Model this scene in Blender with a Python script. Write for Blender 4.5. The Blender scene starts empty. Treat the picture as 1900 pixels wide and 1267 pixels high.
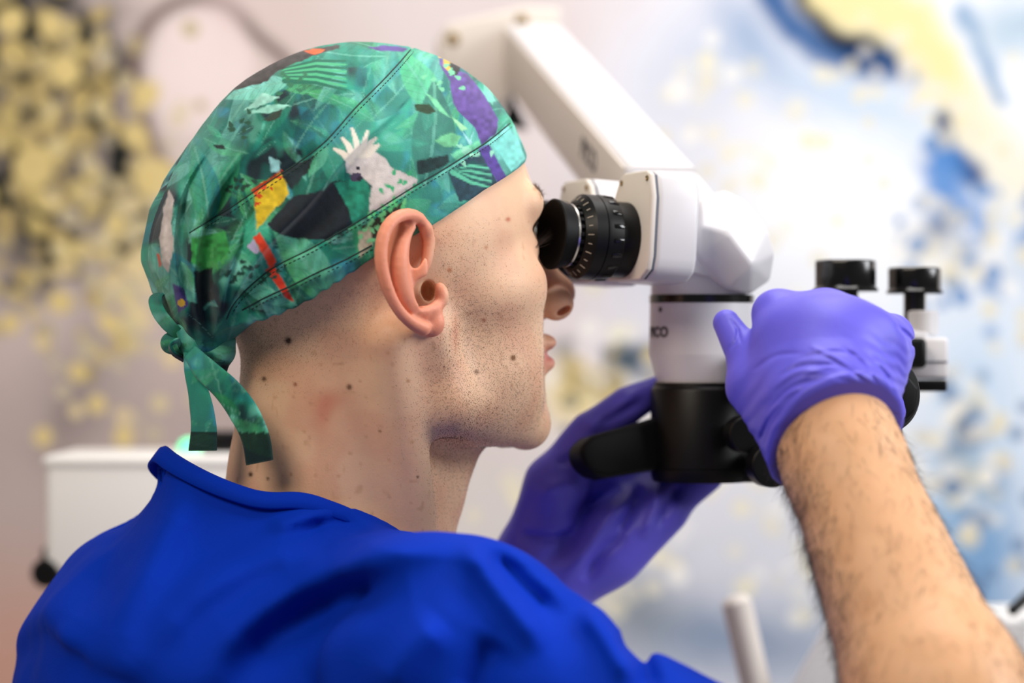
import bpy, bmesh, math, random
import numpy as np
from mathutils import Vector, Matrix

# ------------------------------------------------------------------ camera, world, lights, exposure
scene = bpy.context.scene
COL = scene.collection
CZ = 1.25                    # camera height above the floor (m)
DIST = 1300.0                # camera to the plane of the near ear (mm)
FPX = 4550.0                 # focal length in pixels of a 1900 px wide frame

cam_d = bpy.data.cameras.new('camera')
cam = bpy.data.objects.new('camera', cam_d)
COL.objects.link(cam)
cam.location = (0, -DIST / 1000, CZ)
cam.rotation_euler = (math.pi / 2, 0, 0)
cam_d.sensor_width = 36
cam_d.lens = FPX / 1900 * 36
cam_d.dof.use_dof = True
cam_d.dof.focus_distance = 1.315
cam_d.dof.aperture_fstop = 3.4
cam_d.clip_start = 0.05
scene.camera = cam

world = bpy.data.worlds.new('world')
scene.world = world
world.use_nodes = True
bgn = world.node_tree.nodes['Background']
bgn.inputs[0].default_value = (1.0, 0.96, 0.92, 1)
bgn.inputs[1].default_value = 0.15

def area(name, loc, target, size, size_y, power, color):
    l = bpy.data.lights.new(name, 'AREA')
    l.shape = 'RECTANGLE'; l.size = size; l.size_y = size_y; l.energy = power; l.color = color
    o = bpy.data.objects.new(name, l); COL.objects.link(o)
    o.location = loc
    d = Vector(target) - Vector(loc)
    o.rotation_euler = d.to_track_quat('-Z', 'Y').to_euler()
    return o

area('ceiling_light_offscreen', (0.25, 0.15, 2.62), (0.1, 0.15, 1.0), 1.3, 0.9, 19, (1.0, 0.97, 0.94))
area('window_right_offscreen', (1.9, -0.35, 2.0), (0.05, 0.2, 1.2), 0.8, 1.0, 34, (0.95, 0.97, 1.0))
area('ceiling_light_rear_offscreen', (-1.0, -1.5, 2.62), (-0.1, 0.05, 1.15), 0.9, 0.9, 28, (1.0, 0.87, 0.72))

vs = scene.view_settings
vs.view_transform = 'Standard'; vs.look = 'None'; vs.gamma = 1; vs.use_curve_mapping = False
vs.exposure = 0.2

# ------------------------------------------------------------------ helpers
rng = np.random.default_rng(7)
random.seed(7)
A = np.array

def P(px, py, y):
    """point (mm) seen at a place of the 1900x1267 frame, y mm behind the near-ear plane"""
    s = (DIST + y) / FPX
    return A([(px - 950) * s, y, (633.5 - py) * s], dtype=float)

def PX(p):
    s = FPX / (DIST + p[..., 1])
    return 950 + p[..., 0] * s, 633.5 - p[..., 2] * s

def W(p):
    """mm -> world metres"""
    p = np.asarray(p, dtype=float)
    return p / 1000 + A([0, 0, CZ])

def lin(r, g, b):
    c = A([r, g, b], dtype=float) / 255
    return np.where(c <= 0.04045, c / 12.92, ((c + 0.055) / 1.055) ** 2.4)

def nrm(v):
    v = np.asarray(v, dtype=float)
    return v / (np.linalg.norm(v, axis=-1, keepdims=True) + 1e-12)

def tag(o, label=None, cat=None, group=None, kind=None):
    if label: o['label'] = label
    if cat: o['category'] = cat
    if group: o['group'] = group
    if kind: o['kind'] = kind
    return o

def empty(name, loc_mm):
    o = bpy.data.objects.new(name, None)
    COL.objects.link(o)
    o.location = Vector(W(loc_mm)); o.empty_display_size = 0.02
    return o

def link_mesh(name, me, mat, parent=None):
    o = bpy.data.objects.new(name, me)
    COL.objects.link(o)
    if mat and not me.materials: me.materials.append(mat)
    if parent is not None:
        o.parent = parent
        o.matrix_parent_inverse = root_matrix(parent).inverted()
    return o

def root_matrix(o):
    m = Matrix.Translation(o.location)
    if o.rotation_euler[:] != (0, 0, 0): m = m @ o.rotation_euler.to_matrix().to_4x4()
    if o.parent is not None:
        m = root_matrix(o.parent) @ o.matrix_parent_inverse @ m
    return m

def mesh_np(name, v, faces, mat, parent=None, col=None, smooth=True, attrs=None):
    """v in mm; faces an (n,3|4) array"""
    v = W(v); faces = np.asarray(faces)
    me = bpy.data.meshes.new(name)
    n, k = faces.shape
    me.vertices.add(len(v)); me.vertices.foreach_set('co', v.astype(np.float32).ravel())
    me.loops.add(n * k); me.loops.foreach_set('vertex_index', faces.astype(np.int32).ravel())
    me.polygons.add(n)
    me.polygons.foreach_set('loop_start', np.arange(0, n * k, k, dtype=np.int32))
    me.update(calc_edges=True)
    if smooth: me.polygons.foreach_set('use_smooth', np.ones(n, dtype=bool))
    if col is not None: set_col(me, col)
    for nm, a in (attrs or {}).items():
        at = me.attributes.new(nm, 'FLOAT', 'POINT'); at.data.foreach_set('value', a.astype(np.float32))
    me.validate()
    return link_mesh(name, me, mat, parent)

def set_col(me, col):
    c = np.ones((len(col), 4), dtype=np.float32); c[:, :3] = col
    at = me.attributes.new('Col', 'FLOAT_COLOR', 'POINT')
    at.data.foreach_set('color', c.ravel())

# ------------------------------------------------------------------ materials
def mat_new(name, color=(0.8, 0.8, 0.8), rough=0.5, metal=0.0, spec=0.5, attr=None, sss=0.0, coat=0.0,
            bump=None, sheen=0.0, speck=None):
    m = bpy.data.materials.new(name); m.use_nodes = True
    nt = m.node_tree; b = nt.nodes['Principled BSDF']
    b.inputs['Base Color'].default_value = (*color, 1)
    b.inputs['Roughness'].default_value = rough
    b.inputs['Metallic'].default_value = metal
    b.inputs['Specular IOR Level'].default_value = spec
    b.inputs['Coat Weight'].default_value = coat
    if sheen:
        b.inputs['Sheen Weight'].default_value = sheen
        b.inputs['Sheen Roughness'].default_value = 0.5
    tc = nt.nodes.new('ShaderNodeTexCoord')
    src = None
    if attr:
        a = nt.nodes.new('ShaderNodeAttribute'); a.attribute_name = attr
        src = a.outputs['Color']
    else:
        rgb = nt.nodes.new('ShaderNodeRGB'); rgb.outputs[0].default_value = (*color, 1); src = rgb.outputs[0]
    # faint procedural variation on every surface
    nz = nt.nodes.new('ShaderNodeTexNoise'); nz.inputs['Scale'].default_value = (speck or (40, 0))[0]
    nz.inputs['Detail'].default_value = 4
    nt.links.new(tc.outputs['Object'], nz.inputs['Vector'])
    amt = speck[1] if speck else 0.06
    mr = nt.nodes.new('ShaderNodeMapRange')
    mr.inputs['To Min'].default_value = 1 - amt; mr.inputs['To Max'].default_value = 1 + amt
    nt.links.new(nz.outputs['Fac'], mr.inputs['Value'])
    mx = nt.nodes.new('ShaderNodeVectorMath'); mx.operation = 'SCALE'
    nt.links.new(src, mx.inputs[0]); nt.links.new(mr.outputs[0], mx.inputs['Scale'])
    nt.links.new(mx.outputs[0], b.inputs['Base Color'])
    if sss:
        b.inputs['Subsurface Weight'].default_value = sss
        b.inputs['Subsurface Radius'].default_value = (1.0, 0.35, 0.2)
        b.inputs['Subsurface Scale'].default_value = 0.004
    if bump:
        h = None
        for (sc, st, det) in bump:
            t = nt.nodes.new('ShaderNodeTexNoise'); t.inputs['Scale'].default_value = sc; t.inputs['Detail'].default_value = det
            nt.links.new(tc.outputs['Object'], t.inputs['Vector'])
            bp = nt.nodes.new('ShaderNodeBump'); bp.inputs['Strength'].default_value = st; bp.inputs['Distance'].default_value = 0.001
            nt.links.new(t.outputs['Fac'], bp.inputs['Height'])
            if h is not None: nt.links.new(h, bp.inputs['Normal'])
            h = bp.outputs['Normal']
        nt.links.new(h, b.inputs['Normal'])
    return m

M = {}
M['skin'] = mat_new('skin', rough=0.5, spec=0.35, attr='Col', sss=0.25, bump=[(900, 0.12, 2), (250, 0.10, 3)], speck=(120, 0.05))
M['eye'] = mat_new('eyeball_white', tuple(lin(225, 220, 212)), 0.12)
M['hair'] = mat_new('dark_hair', tuple(lin(52, 36, 26)), 0.5)
M['brow'] = mat_new('brown_brow_hair', tuple(lin(104, 76, 54)), 0.5)
M['stubble'] = mat_new('stubble', tuple(lin(44, 36, 34)), 0.6)
M['cap'] = mat_new('printed_cotton', rough=0.75, spec=0.25, attr='Col', sheen=0.15, bump=[(2600, 0.25, 1), (160, 0.18, 3)], speck=(300, 0.07))
M['stitch'] = mat_new('stitching_thread', tuple(lin(14, 48, 44)), 0.7)
M['stitch_light'] = mat_new('light_thread', tuple(lin(120, 190, 170)), 0.7)
M['scrub'] = mat_new('royal_blue_cotton', tuple(lin(0, 46, 168)), 0.8, spec=0.08, sheen=0.0, bump=[(2200, 0.2, 1), (60, 0.1, 3)], speck=(20, 0.05))
M['glove'] = mat_new('violet_nitrile', tuple(lin(97, 90, 214)), 0.45, spec=0.32, bump=[(500, 0.08, 3), (90, 0.10, 3)], speck=(25, 0.05))
M['white'] = mat_new('white_enamel', tuple(lin(216, 214, 218)), 0.35, spec=0.4, speck=(15, 0.015))
M['beige'] = mat_new('beige_enamel', tuple(lin(214, 205, 197)), 0.45, spec=0.35, speck=(15, 0.02))
M['black'] = mat_new('black_anodised_metal', tuple(lin(7, 7, 8)), 0.4, spec=0.22)
M['gloss'] = mat_new('black_gloss_plastic', tuple(lin(9, 9, 10)), 0.15, spec=0.5)
M['rubber'] = mat_new('black_rubber', tuple(lin(6, 6, 7)), 0.55, spec=0.16)
M['chrome'] = mat_new('bright_metal_ring', tuple(lin(200, 195, 188)), 0.25, metal=1.0)
M['glass'] = mat_new('coated_lens_glass', tuple(lin(12, 9, 8)), 0.05, spec=0.8)
M['print'] = mat_new('grey_printing', tuple(lin(70, 68, 70)), 0.6)
M['tick'] = mat_new('scale_marking_paint', tuple(lin(190, 178, 160)), 0.5)
M['screw'] = mat_new('brass_screw', tuple(lin(150, 128, 96)), 0.4, metal=0.7)
M['seam'] = mat_new('panel_gap', tuple(lin(92, 96, 108)), 0.6)
M['plastic'] = mat_new('pale_plastic', tuple(lin(232, 230, 228)), 0.4, speck=(12, 0.02))

# ------------------------------------------------------------------ signed distance modelling (units mm)
f32 = np.float32
def smin(a, b, k):
    h = np.clip(0.5 + 0.5 * (b - a) / k, 0, 1)
    return b + (a - b) * h - k * h * (1 - h)
def smax(a, b, k): return -smin(-a, -b, k)
def sph(p, c, r): return np.sqrt(((p - c.astype(f32)) ** 2).sum(-1)) - f32(r)
def ell(p, c, r, M3=None):
    q = p - np.asarray(c, dtype=f32)
    if M3 is not None: q = q @ np.asarray(M3, dtype=f32).T
    r = np.asarray(r, dtype=f32)
    k0 = np.sqrt(((q / r) ** 2).sum(-1)); k1 = np.sqrt(((q / (r * r)) ** 2).sum(-1))
    return k0 * (k0 - 1) / (k1 + 1e-6)
def rc(p, a, b, ra, rb):
    a = np.asarray(a, dtype=f32); b = np.asarray(b, dtype=f32); ab = b - a
    t = np.clip(((p - a) @ ab) / f32((ab * ab).sum() + 1e-6), 0, 1)
    d = p - a - t[..., None] * ab
    return np.sqrt((d * d).sum(-1)) - (f32(ra) + t * f32(rb - ra))
def chain(p, pts, rad, k=2.0, n=0):
    """tube of varying radius along a smooth curve"""
    c = _curve(tuple(tuple(float(x) for x in q) for q in pts), tuple(rad), n or 2 * len(pts))
    d = None
    for i in range(len(c) - 1):
        e = rc(p, c[i, :3], c[i + 1, :3], c[i, 3], c[i + 1, 3])
        d = e if d is None else np.minimum(d, e)
    return d
_cc = {}
def _curve(pts, rad, n):
    if (pts, rad, n) not in _cc:
        _cc[(pts, rad, n)] = spline(np.concatenate([A(pts), A(rad)[:, None]], 1), n)
    return _cc[(pts, rad, n)]
def rot(ax, deg):
    return np.array(Matrix.Rotation(math.radians(deg), 3, ax))

def axis_grid(lo, hi, segs):
    """segs: list of (upto, step)"""
    out = [lo]; 
    for upto, st in segs:
        upto = min(upto, hi)
        n = max(1, int(round((upto - out[-1]) / st)))
        if upto <= out[-1]: continue
        out += list(np.linspace(out[-1], upto, n + 1)[1:])
    return np.array(out)

from concurrent.futures import ThreadPoolExecutor
POOL = ThreadPoolExecutor(4)
def evalc(fn, pts, ch=24000):
    out = np.empty(len(pts), dtype=f32)
    def job(i): out[i:i + ch] = fn(pts[i:i + ch].astype(f32))
    list(POOL.map(job, range(0, len(pts), ch)))
    return out

def mesh_sdf(fn, xs, ys, zs, B=8, margin=1.0, steps=1):
    def pad(a):
        n = (-(len(a) - 1)) % B
        st = a[-1] - a[-2]
        return np.concatenate([a, a[-1] + st * np.arange(1, n + 1)])
    xs, ys, zs = pad(xs), pad(ys), pad(zs)
    nb = [(len(a) - 1) // B for a in (xs, ys, zs)]
    def mids(a, n): return (a[0:n * B:B] + a[B:n * B + 1:B]) / 2, (a[B:n * B + 1:B] - a[0:n * B:B]) / 2
    mx, hx = mids(xs, nb[0]); my, hy = mids(ys, nb[1]); mz, hz = mids(zs, nb[2])
    c = np.stack(np.meshgrid(mx, my, mz, indexing='ij'), -1).reshape(-1, 3)
    h = np.stack(np.meshgrid(hx, hy, hz, indexing='ij'), -1).reshape(-1, 3)
    hd = np.sqrt((h ** 2).sum(-1))
    d = evalc(fn, c)
    keep = np.where(np.abs(d) < hd * 1.25 + margin)[0]
    bi = np.stack(np.unravel_index(keep, nb), -1)
    o = np.arange(B + 1)
    I = (bi[:, 0, None] * B + o)[:, :, None, None]; J = (bi[:, 1, None] * B + o)[:, None, :, None]; K = (bi[:, 2, None] * B + o)[:, None, None, :]
    shp = (len(bi), B + 1, B + 1, B + 1)
    X = np.broadcast_to(xs[I], shp); Y = np.broadcast_to(ys[J], shp); Z = np.broadcast_to(zs[K], shp)
    pts = np.stack([X, Y, Z], -1).reshape(-1, 3).astype(f32)
    V = evalc(fn, pts).reshape(shp)
    S = V < 0
    corner = [(a, b, c_) for a in (0, 1) for b in (0, 1) for c_ in (0, 1)]
    def sub(T, q): return T[:, q[0]:B + q[0], q[1]:B + q[1], q[2]:B + q[2]]
    cnt = sum(sub(S, q).astype(np.int8) for q in corner)
    act = (cnt > 0) & (cnt < 8)
    bidx, ci, cj, ck = np.where(act)
    gi = bi[bidx, 0] * B + ci; gj = bi[bidx, 1] * B + cj; gk = bi[bidx, 2] * B + ck
    ny, nz = len(ys) + 1, len(zs) + 1
    key = (gi.astype(np.int64) * ny + gj) * nz + gk
    vals = {q: V[bidx, ci + q[0], cj + q[1], ck + q[2]] for q in corner}
    acc = np.zeros((len(key), 3)); num = np.zeros(len(key))
    def cp(q): return np.stack([xs[gi + q[0]], ys[gj + q[1]], zs[gk + q[2]]], -1)
    for q in corner:
        for ax in range(3):
            if q[ax] == 0:
                r = list(q); r[ax] = 1; r = tuple(r)
                a, b = vals[q], vals[r]
                m = (a < 0) != (b < 0)
                t = np.where(m, a / np.where(m, a - b, 1), 0)
                pa, pb = cp(q), cp(r)
                acc += m[:, None] * (pa + t[:, None] * (pb - pa)); num += m
    verts = acc / num[:, None]
    order = np.argsort(key); skey = key[order]
    def look(i, j, k):
        kk = (i.astype(np.int64) * ny + j) * nz + k
        pos = np.clip(np.searchsorted(skey, kk), 0, len(skey) - 1)
        ok = skey[pos] == kk
        return np.where(ok, order[pos], -1)
    faces = []
    for ax in range(3):
        e = [0, 0, 0]; e[ax] = 1; e = tuple(e)
        a, b = vals[(0, 0, 0)], vals[e]
        m = np.where((a < 0) != (b < 0))[0]
        u, v = [(1, 2), (2, 0), (0, 1)][ax]
        g = [gi[m], gj[m], gk[m]]
        def at(du, dv):
            h_ = list(g); h_[u] = h_[u] - du; h_[v] = h_[v] - dv
            return look(*h_)
        q = np.stack([at(0, 0), at(1, 0), at(1, 1), at(0, 1)], -1)
        flip = ~(a[m] < 0)
        q[flip] = q[flip][:, ::-1]
        faces.append(q[(q >= 0).all(-1)])
    faces = np.concatenate(faces)
    NRM.clear()
    for _ in range(steps):
        g, d0 = grad(fn, verts)
        st = np.clip(d0, -0.6, 0.6)[:, None] * g
        verts = verts - st
        NRM.append(g)
    return verts, faces
NRM = []

def grad(fn, v, e=0.35):
    k = A([[1, -1, -1], [-1, -1, 1], [-1, 1, -1], [1, 1, 1]], dtype=float)
    g = np.zeros_like(v); s = np.zeros(len(v))
    for kk in k:
        d = evalc(fn, v + e * kk); g += d[:, None] * kk; s += d
    d0 = evalc(fn, v)
    gn = np.linalg.norm(g, axis=-1)
    return g / (gn[:, None] + 1e-9), d0 / np.maximum(gn / (4 * e), 0.4)

def trace_many(fn, pts, y0=-260.0, y1=400.0):
    """where the sight lines through the given frame points meet a surface"""
    pts = np.asarray(pts, dtype=float)
    y = np.full(len(pts), y0); live = np.ones(len(pts), dtype=bool)
    for _ in range(220):
        i = np.where(live)[0]
        if not len(i): break
        p = np.stack([(pts[i, 0] - 950) * (DIST + y[i]) / FPX, y[i], (633.5 - pts[i, 1]) * (DIST + y[i]) / FPX], -1)
        d = fn(p.astype(f32)).astype(float)
        y[i] += np.where(d < 0.03, 0, np.maximum(d * 0.8, 0.04))
        live[i] = (d >= 0.03) & (y[i] < y1)
    y = np.minimum(y, y1); s_ = (DIST + y) / FPX
    return np.stack([(pts[:, 0] - 950) * s_, y, (633.5 - pts[:, 1]) * s_], -1)
def trace(fn, px, py): return trace_many(fn, [(px, py)])[0]

def vnoise(p, scale, seed=0):
    """smooth value noise for (n,2|3) points"""
    q = np.asarray(p, dtype=np.float64) / scale
    i = np.floor(q).astype(np.int64); f = q - i; f = f * f * (3 - 2 * f)
    nd = q.shape[-1]; out = 0
    for c in range(2 ** nd):
        w = 1.0; hsh = np.full(len(q), seed * 7919 + 13, dtype=np.int64)
        for d in range(nd):
            bit = (c >> d) & 1
            w = w * (f[:, d] if bit else 1 - f[:, d])
            hsh = (hsh * 73856093 ^ ((i[:, d] + bit) * 19349663 + d * 83492791)) & 0x7fffffff
        hsh = (hsh ^ (hsh >> 13)) * 1274126177 & 0x7fffffff
        hsh = (hsh ^ (hsh >> 16)) & 0xffff
        out = out + w * (hsh / 65535.0)
    return out

def polydist(x, y, pts):
    """distance to a polyline in the side plane, plus the running parameter 0..1"""
    pts = np.asarray(pts, dtype=float)
    best = np.full(x.shape, 1e9); par = np.zeros(x.shape)
    for i in range(len(pts) - 1):
        a, b = pts[i], pts[i + 1]; ab = b - a
        t = np.clip(((x - a[0]) * ab[0] + (y - a[1]) * ab[1]) / (ab @ ab + 1e-9), 0, 1)
        d = np.hypot(x - a[0] - t * ab[0], y - a[1] - t * ab[1])
        m = d < best
        best = np.where(m, d, best); par = np.where(m, (i + t) / (len(pts) - 1), par)
    return best, par

def polyside(x, y, pts):
    pts = np.asarray(pts, dtype=float)
    best = np.full(x.shape, 1e9); par = np.zeros(x.shape); side = np.zeros(x.shape)
    for i in range(len(pts) - 1):
        a, b = pts[i], pts[i + 1]; ab = b - a
        t = np.clip(((x - a[0]) * ab[0] + (y - a[1]) * ab[1]) / (ab @ ab + 1e-9), 0, 1)
        d = np.hypot(x - a[0] - t * ab[0], y - a[1] - t * ab[1])
        cr = ab[0] * (y - a[1]) - ab[1] * (x - a[0])
        m = d < best
        best = np.where(m, d, best); par = np.where(m, (i + t) / (len(pts) - 1), par); side = np.where(m, cr, side)
    return best, par, side

class Relief:
    """height of cloth folds over the side plane, kept on a grid and read back smoothly"""
    def __init__(self, fn, x0, x1, y0, y1, st=2.0):
        gx = np.arange(x0, x1 + st, st); gy = np.arange(y0, y1 + st, st)
        X, Y = np.meshgrid(gx, gy)
        self.h = fn(X.ravel(), Y.ravel()).reshape(X.shape); self.o = (x0, y0, st)
    def __call__(self, x, y):
        x0, y0, st = self.o; H = self.h
        u = np.clip((x - x0) / st, 0, H.shape[1] - 1.001); v = np.clip((y - y0) / st, 0, H.shape[0] - 1.001)
        i = u.astype(int); j = v.astype(int); u = u - i; v = v - j
        return (H[j, i] * (1 - u) + H[j, i + 1] * u) * (1 - v) + (H[j + 1, i] * (1 - u) + H[j + 1, i + 1] * u) * v

def inpoly(x, y, pts):
    pts = np.asarray(pts, dtype=float); ins = np.zeros(x.shape, dtype=bool)
    j = len(pts) - 1
    for i in range(len(pts)):
        xi, yi = pts[i]; xj, yj = pts[j]
        c = ((yi > y) != (yj > y)) & (x < (xj - xi) * (y - yi) / (yj - yi + 1e-12) + xi)
        ins ^= c; j = i
    return ins

def spline(pts, n):
    """Catmull-Rom through pts, n samples"""
    pts = np.asarray(pts, dtype=float)
    e = np.concatenate([[2 * pts[0] - pts[1]], pts, [2 * pts[-1] - pts[-2]]])
    ts = np.linspace(0, len(pts) - 1 - 1e-6, n); out = []
    for t in ts:
        i = int(t); f = t - i
        p0, p1, p2, p3 = e[i], e[i + 1], e[i + 2], e[i + 3]
        out.append(0.5 * (2 * p1 + (p2 - p0) * f + (2 * p0 - 5 * p1 + 4 * p2 - p3) * f * f + (3 * p1 - p0 - 3 * p2 + p3) * f ** 3))
    return np.array(out)

def tube_arrays(pts, rad, seg=8):
    pts = np.asarray(pts, dtype=float); n = len(pts)
    rad = np.broadcast_to(np.asarray(rad, dtype=float), (n,))
    t = nrm(np.gradient(pts, axis=0))
    up = A([0.13, -0.9, 0.41]); v = []
    a = np.cross(t, up); a = nrm(a); b = np.cross(t, a)
    an = np.linspace(0, 2 * np.pi, seg, endpoint=False)
    ring = np.cos(an)[None, :, None] * a[:, None] + np.sin(an)[None, :, None] * b[:, None]
    v = (pts[:, None] + ring * rad[:, None, None]).reshape(-1, 3)
    i = np.arange(n - 1)[:, None]; j = np.arange(seg)[None]
    q = np.stack([i * seg + j, (i + 1) * seg + j, (i + 1) * seg + (j + 1) % seg, i * seg + (j + 1) % seg], -1).reshape(-1, 4)
    return v, q

def tube(name, pts, rad, mat, parent, seg=8):
    v, q = tube_arrays(pts, rad, seg)
    n = len(v); c0, c1 = np.asarray(pts[0]), np.asarray(pts[-1])
    v = np.concatenate([v, [c0, c1]])
    caps = [[n, (j + 1) % seg, j, j] for j in range(seg)]
    fs = [list(f) for f in q]
    me = bpy.data.meshes.new(name)
    base = n - seg
    fs += [[n, j, (j + 1) % seg] for j in range(seg)] + [[n + 1, base + (j + 1) % seg, base + j] for j in range(seg)]
    me.from_pydata([tuple(x) for x in W(v)], [], fs)
    for p in me.polygons: p.use_smooth = True
    return link_mesh(name, me, mat, parent)

def ribbon(name, cen, wid, mat, parent, width, thick=1.4, colfn=None, m=14):
    """strip of doubled cloth along cen with the width direction wid (n,3)"""
    cen = np.asarray(cen); n = len(cen); wid = nrm(wid); width = np.broadcast_to(width, (n,))
    t = nrm(np.gradient(cen, axis=0)); nn = nrm(np.cross(wid, t))
    s = np.linspace(-0.5, 0.5, m)
    rows = []
    # closed flat loop: front side then back side
    for side in (1, -1):
        ss = s if side == 1 else s[::-1]
        e = np.sqrt(np.clip(1 - (2 * ss) ** 8, 0, 1))
        rows.append(cen[:, None] + wid[:, None] * (ss[None] * width[:, None])[..., None] + nn[:, None] * (side * thick / 2 * (0.15 + 0.85 * e))[None, :, None])
    v = np.concatenate(rows, 1); k = v.shape[1]; v = v.reshape(-1, 3)
    i = np.arange(n - 1)[:, None]; j = np.arange(k)[None]
    q = np.stack([i * k + j, i * k + (j + 1) % k, (i + 1) * k + (j + 1) % k, (i + 1) * k + j], -1).reshape(-1, 4)
    capq = []
    for r0 in (0, (n - 1) * k):
        for j in range(m - 1):
            capq.append([r0 + j, r0 + j + 1, r0 + k - 2 - j, r0 + k - 1 - j] if r0 == 0 else [r0 + j + 1, r0 + j, r0 + k - 1 - j, r0 + k - 2 - j])
    q = np.concatenate([q, capq])
    return mesh_np(name, v, q, mat, parent, col=colfn(v) if colfn else None)

def hairs(name, base, dirs, length, rad, mat, parent, bend=None, segs=3):
    """short tapering hairs, one mesh"""
    n = len(base); length = np.broadcast_to(length, (n,)); rad = np.broadcast_to(rad, (n,))
    dirs = nrm(dirs); a = nrm(np.cross(dirs, A([0.3, 0.5, 0.81]))); b = np.cross(dirs, a)
    vs_ = []
    for s in range(segs + 1):
        t = s / segs
        c = base + dirs * (length * t)[:, None]
        if bend is not None: c = c + bend * (length * t * t)[:, None]
        r = rad * (1 - 0.85 * t)
        for k in range(3):
            an = 2 * math.pi * k / 3
            vs_.append(c + (a * math.cos(an) + b * math.sin(an)) * r[:, None])
    v = np.stack(vs_, 1); per = v.shape[1]; v = v.reshape(-1, 3)
    q = []
    for s in range(segs):
        for k in range(3):
            q.append([s * 3 + k, s * 3 + (k + 1) % 3, (s + 1) * 3 + (k + 1) % 3, (s + 1) * 3 + k])
    q = (np.arange(n) * per)[:, None, None] + A(q)[None]
    o = mesh_np(name, v, q.reshape(-1, 4), mat, parent)
    return o

def scatter(v, f, weight, n, seed=1):
    """n points on quads with a per-vertex weight; returns points, vertex ids"""
    r = np.random.default_rng(seed)
    c = v[f].mean(1)
    ar = np.linalg.norm(np.cross(v[f[:, 2]] - v[f[:, 0]], v[f[:, 3]] - v[f[:, 1]]), axis=-1)
    w = weight[f].mean(1) * ar; w = w / w.sum()
    idx = r.choice(len(f), n, p=w)
    uv = r.random((n, 2))
    a, b, c_, d = (v[f[idx, i]] for i in range(4))
    p = a * ((1 - uv[:, :1]) * (1 - uv[:, 1:])) + b * (uv[:, :1] * (1 - uv[:, 1:])) + c_ * (uv[:, :1] * uv[:, 1:]) + d * ((1 - uv[:, :1]) * uv[:, 1:])
    nn = nrm(np.cross(v[f[idx, 2]] - v[f[idx, 0]], v[f[idx, 3]] - v[f[idx, 1]]))
    return p, nn

# ---- solid shapes for the instruments
def bm_obj(name, bm, mat, parent=None, smooth=30):
    me = bpy.data.meshes.new(name)
    bmesh.ops.recalc_face_normals(bm, faces=bm.faces)
    for f in bm.faces: f.smooth = True
    for e in bm.edges:
        e.smooth = (len(e.link_faces) == 2 and e.calc_face_angle(3) < math.radians(smooth))
    bm.to_mesh(me); bm.free()
    return link_mesh(name, me, mat, parent)

def frame(ax, up=(0, 0, 1)):
    z = nrm(ax); x = np.cross(up, z)
    if np.linalg.norm(x) < 1e-4: x = np.cross((0, 1, 0), z)
    x = nrm(x); y = np.cross(z, x)
    return x, y, z

def lathe(name, org, ax, prof, mat, parent, seg=64, smooth=30):
    """prof: list of (distance along axis, radius) in mm"""
    x, y, z = frame(ax); bm = bmesh.new(); rings = []
    for t, r in prof:
        ring = []
        if r < 1e-3:
            ring = [bm.verts.new(W(org + z * t))]
        else:
            for k in range(seg):
                a = 2 * math.pi * k / seg
                ring.append(bm.verts.new(W(org + z * t + (x * math.cos(a) + y * math.sin(a)) * r)))
        rings.append(ring)
    for a, b in zip(rings[:-1], rings[1:]):
        for k in range(seg):
            q = [a[k % len(a)], a[(k + 1) % len(a)], b[(k + 1) % len(b)], b[k % len(b)]]
            q2 = []
            for v in q:
                if v not in q2: q2.append(v)
            if len(q2) > 2: bm.faces.new(q2)
    if len(rings[0]) > 1: bm.faces.new(rings[0][::-1])
    if len(rings[-1]) > 1: bm.faces.new(rings[-1])
    return bm_obj(name, bm, mat, parent, smooth)

def prism(name, org, x, y, z, outline, depth, mat, parent, bevel=2.0, seg=3, smooth=35):
    """outline [(a,b)] in the x,y directions, extruded along z from 0 to depth (mm), edges rounded"""
    bm = bmesh.new()
    lo = [bm.verts.new(W(org + x * a + y * b)) for a, b in outline]
    hi = [bm.verts.new(W(org + x * a + y * b + z * depth)) for a, b in outline]
    bm.faces.new(lo[::-1]); bm.faces.new(hi)
    n = len(outline)
    for i in range(n): bm.faces.new([lo[i], lo[(i + 1) % n], hi[(i + 1) % n], hi[i]])
    bmesh.ops.recalc_face_normals(bm, faces=bm.faces)
    if bevel > 0:
        es = [e for e in bm.edges if e.calc_face_angle(0) > math.radians(25)]
        bmesh.ops.bevel(bm, geom=es, offset=bevel / 1000, segments=seg, profile=0.5, affect='EDGES', clamp_overlap=True)
    return bm_obj(name, bm, mat, parent, smooth)

def box(name, cen, x, y, z, size, mat, parent, bevel=2.0, seg=3):
    a, b, c = size[0] / 2, size[1] / 2, size[2]
    return prism(name, np.asarray(cen) - z * c / 2, x, y, z, [(-a, -b), (a, -b), (a, b), (-a, b)], c, mat, parent, bevel, seg)

def hull(name, pts, mat, parent, bevel=3.0, seg=3, smooth=40):
    bm = bmesh.new()
    for p in pts: bm.verts.new(W(p))
    bmesh.ops.convex_hull(bm, input=bm.verts)
    bmesh.ops.delete(bm, geom=[v for v in bm.verts if not v.link_faces], context='VERTS')
    bmesh.ops.dissolve_limit(bm, angle_limit=math.radians(4), verts=bm.verts, edges=bm.edges)
    if bevel:
        bmesh.ops.bevel(bm, geom=[e for e in bm.edges if e.calc_face_angle(0) > math.radians(10)], offset=bevel / 1000, segments=seg, profile=0.5, affect='EDGES', clamp_overlap=True)
    return bm_obj(name, bm, mat, parent, smooth)

def rounded(w, h, r, n=6):
    out = []
    for cx, cy, a0 in ((w / 2 - r, h / 2 - r, 0), (-w / 2 + r, h / 2 - r, 90), (-w / 2 + r, -h / 2 + r, 180), (w / 2 - r, -h / 2 + r, 270)):
        for k in range(n + 1):
            a = math.radians(a0 + 90 * k / n); out.append((cx + r * math.cos(a), cy + r * math.sin(a)))
    return out

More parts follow.
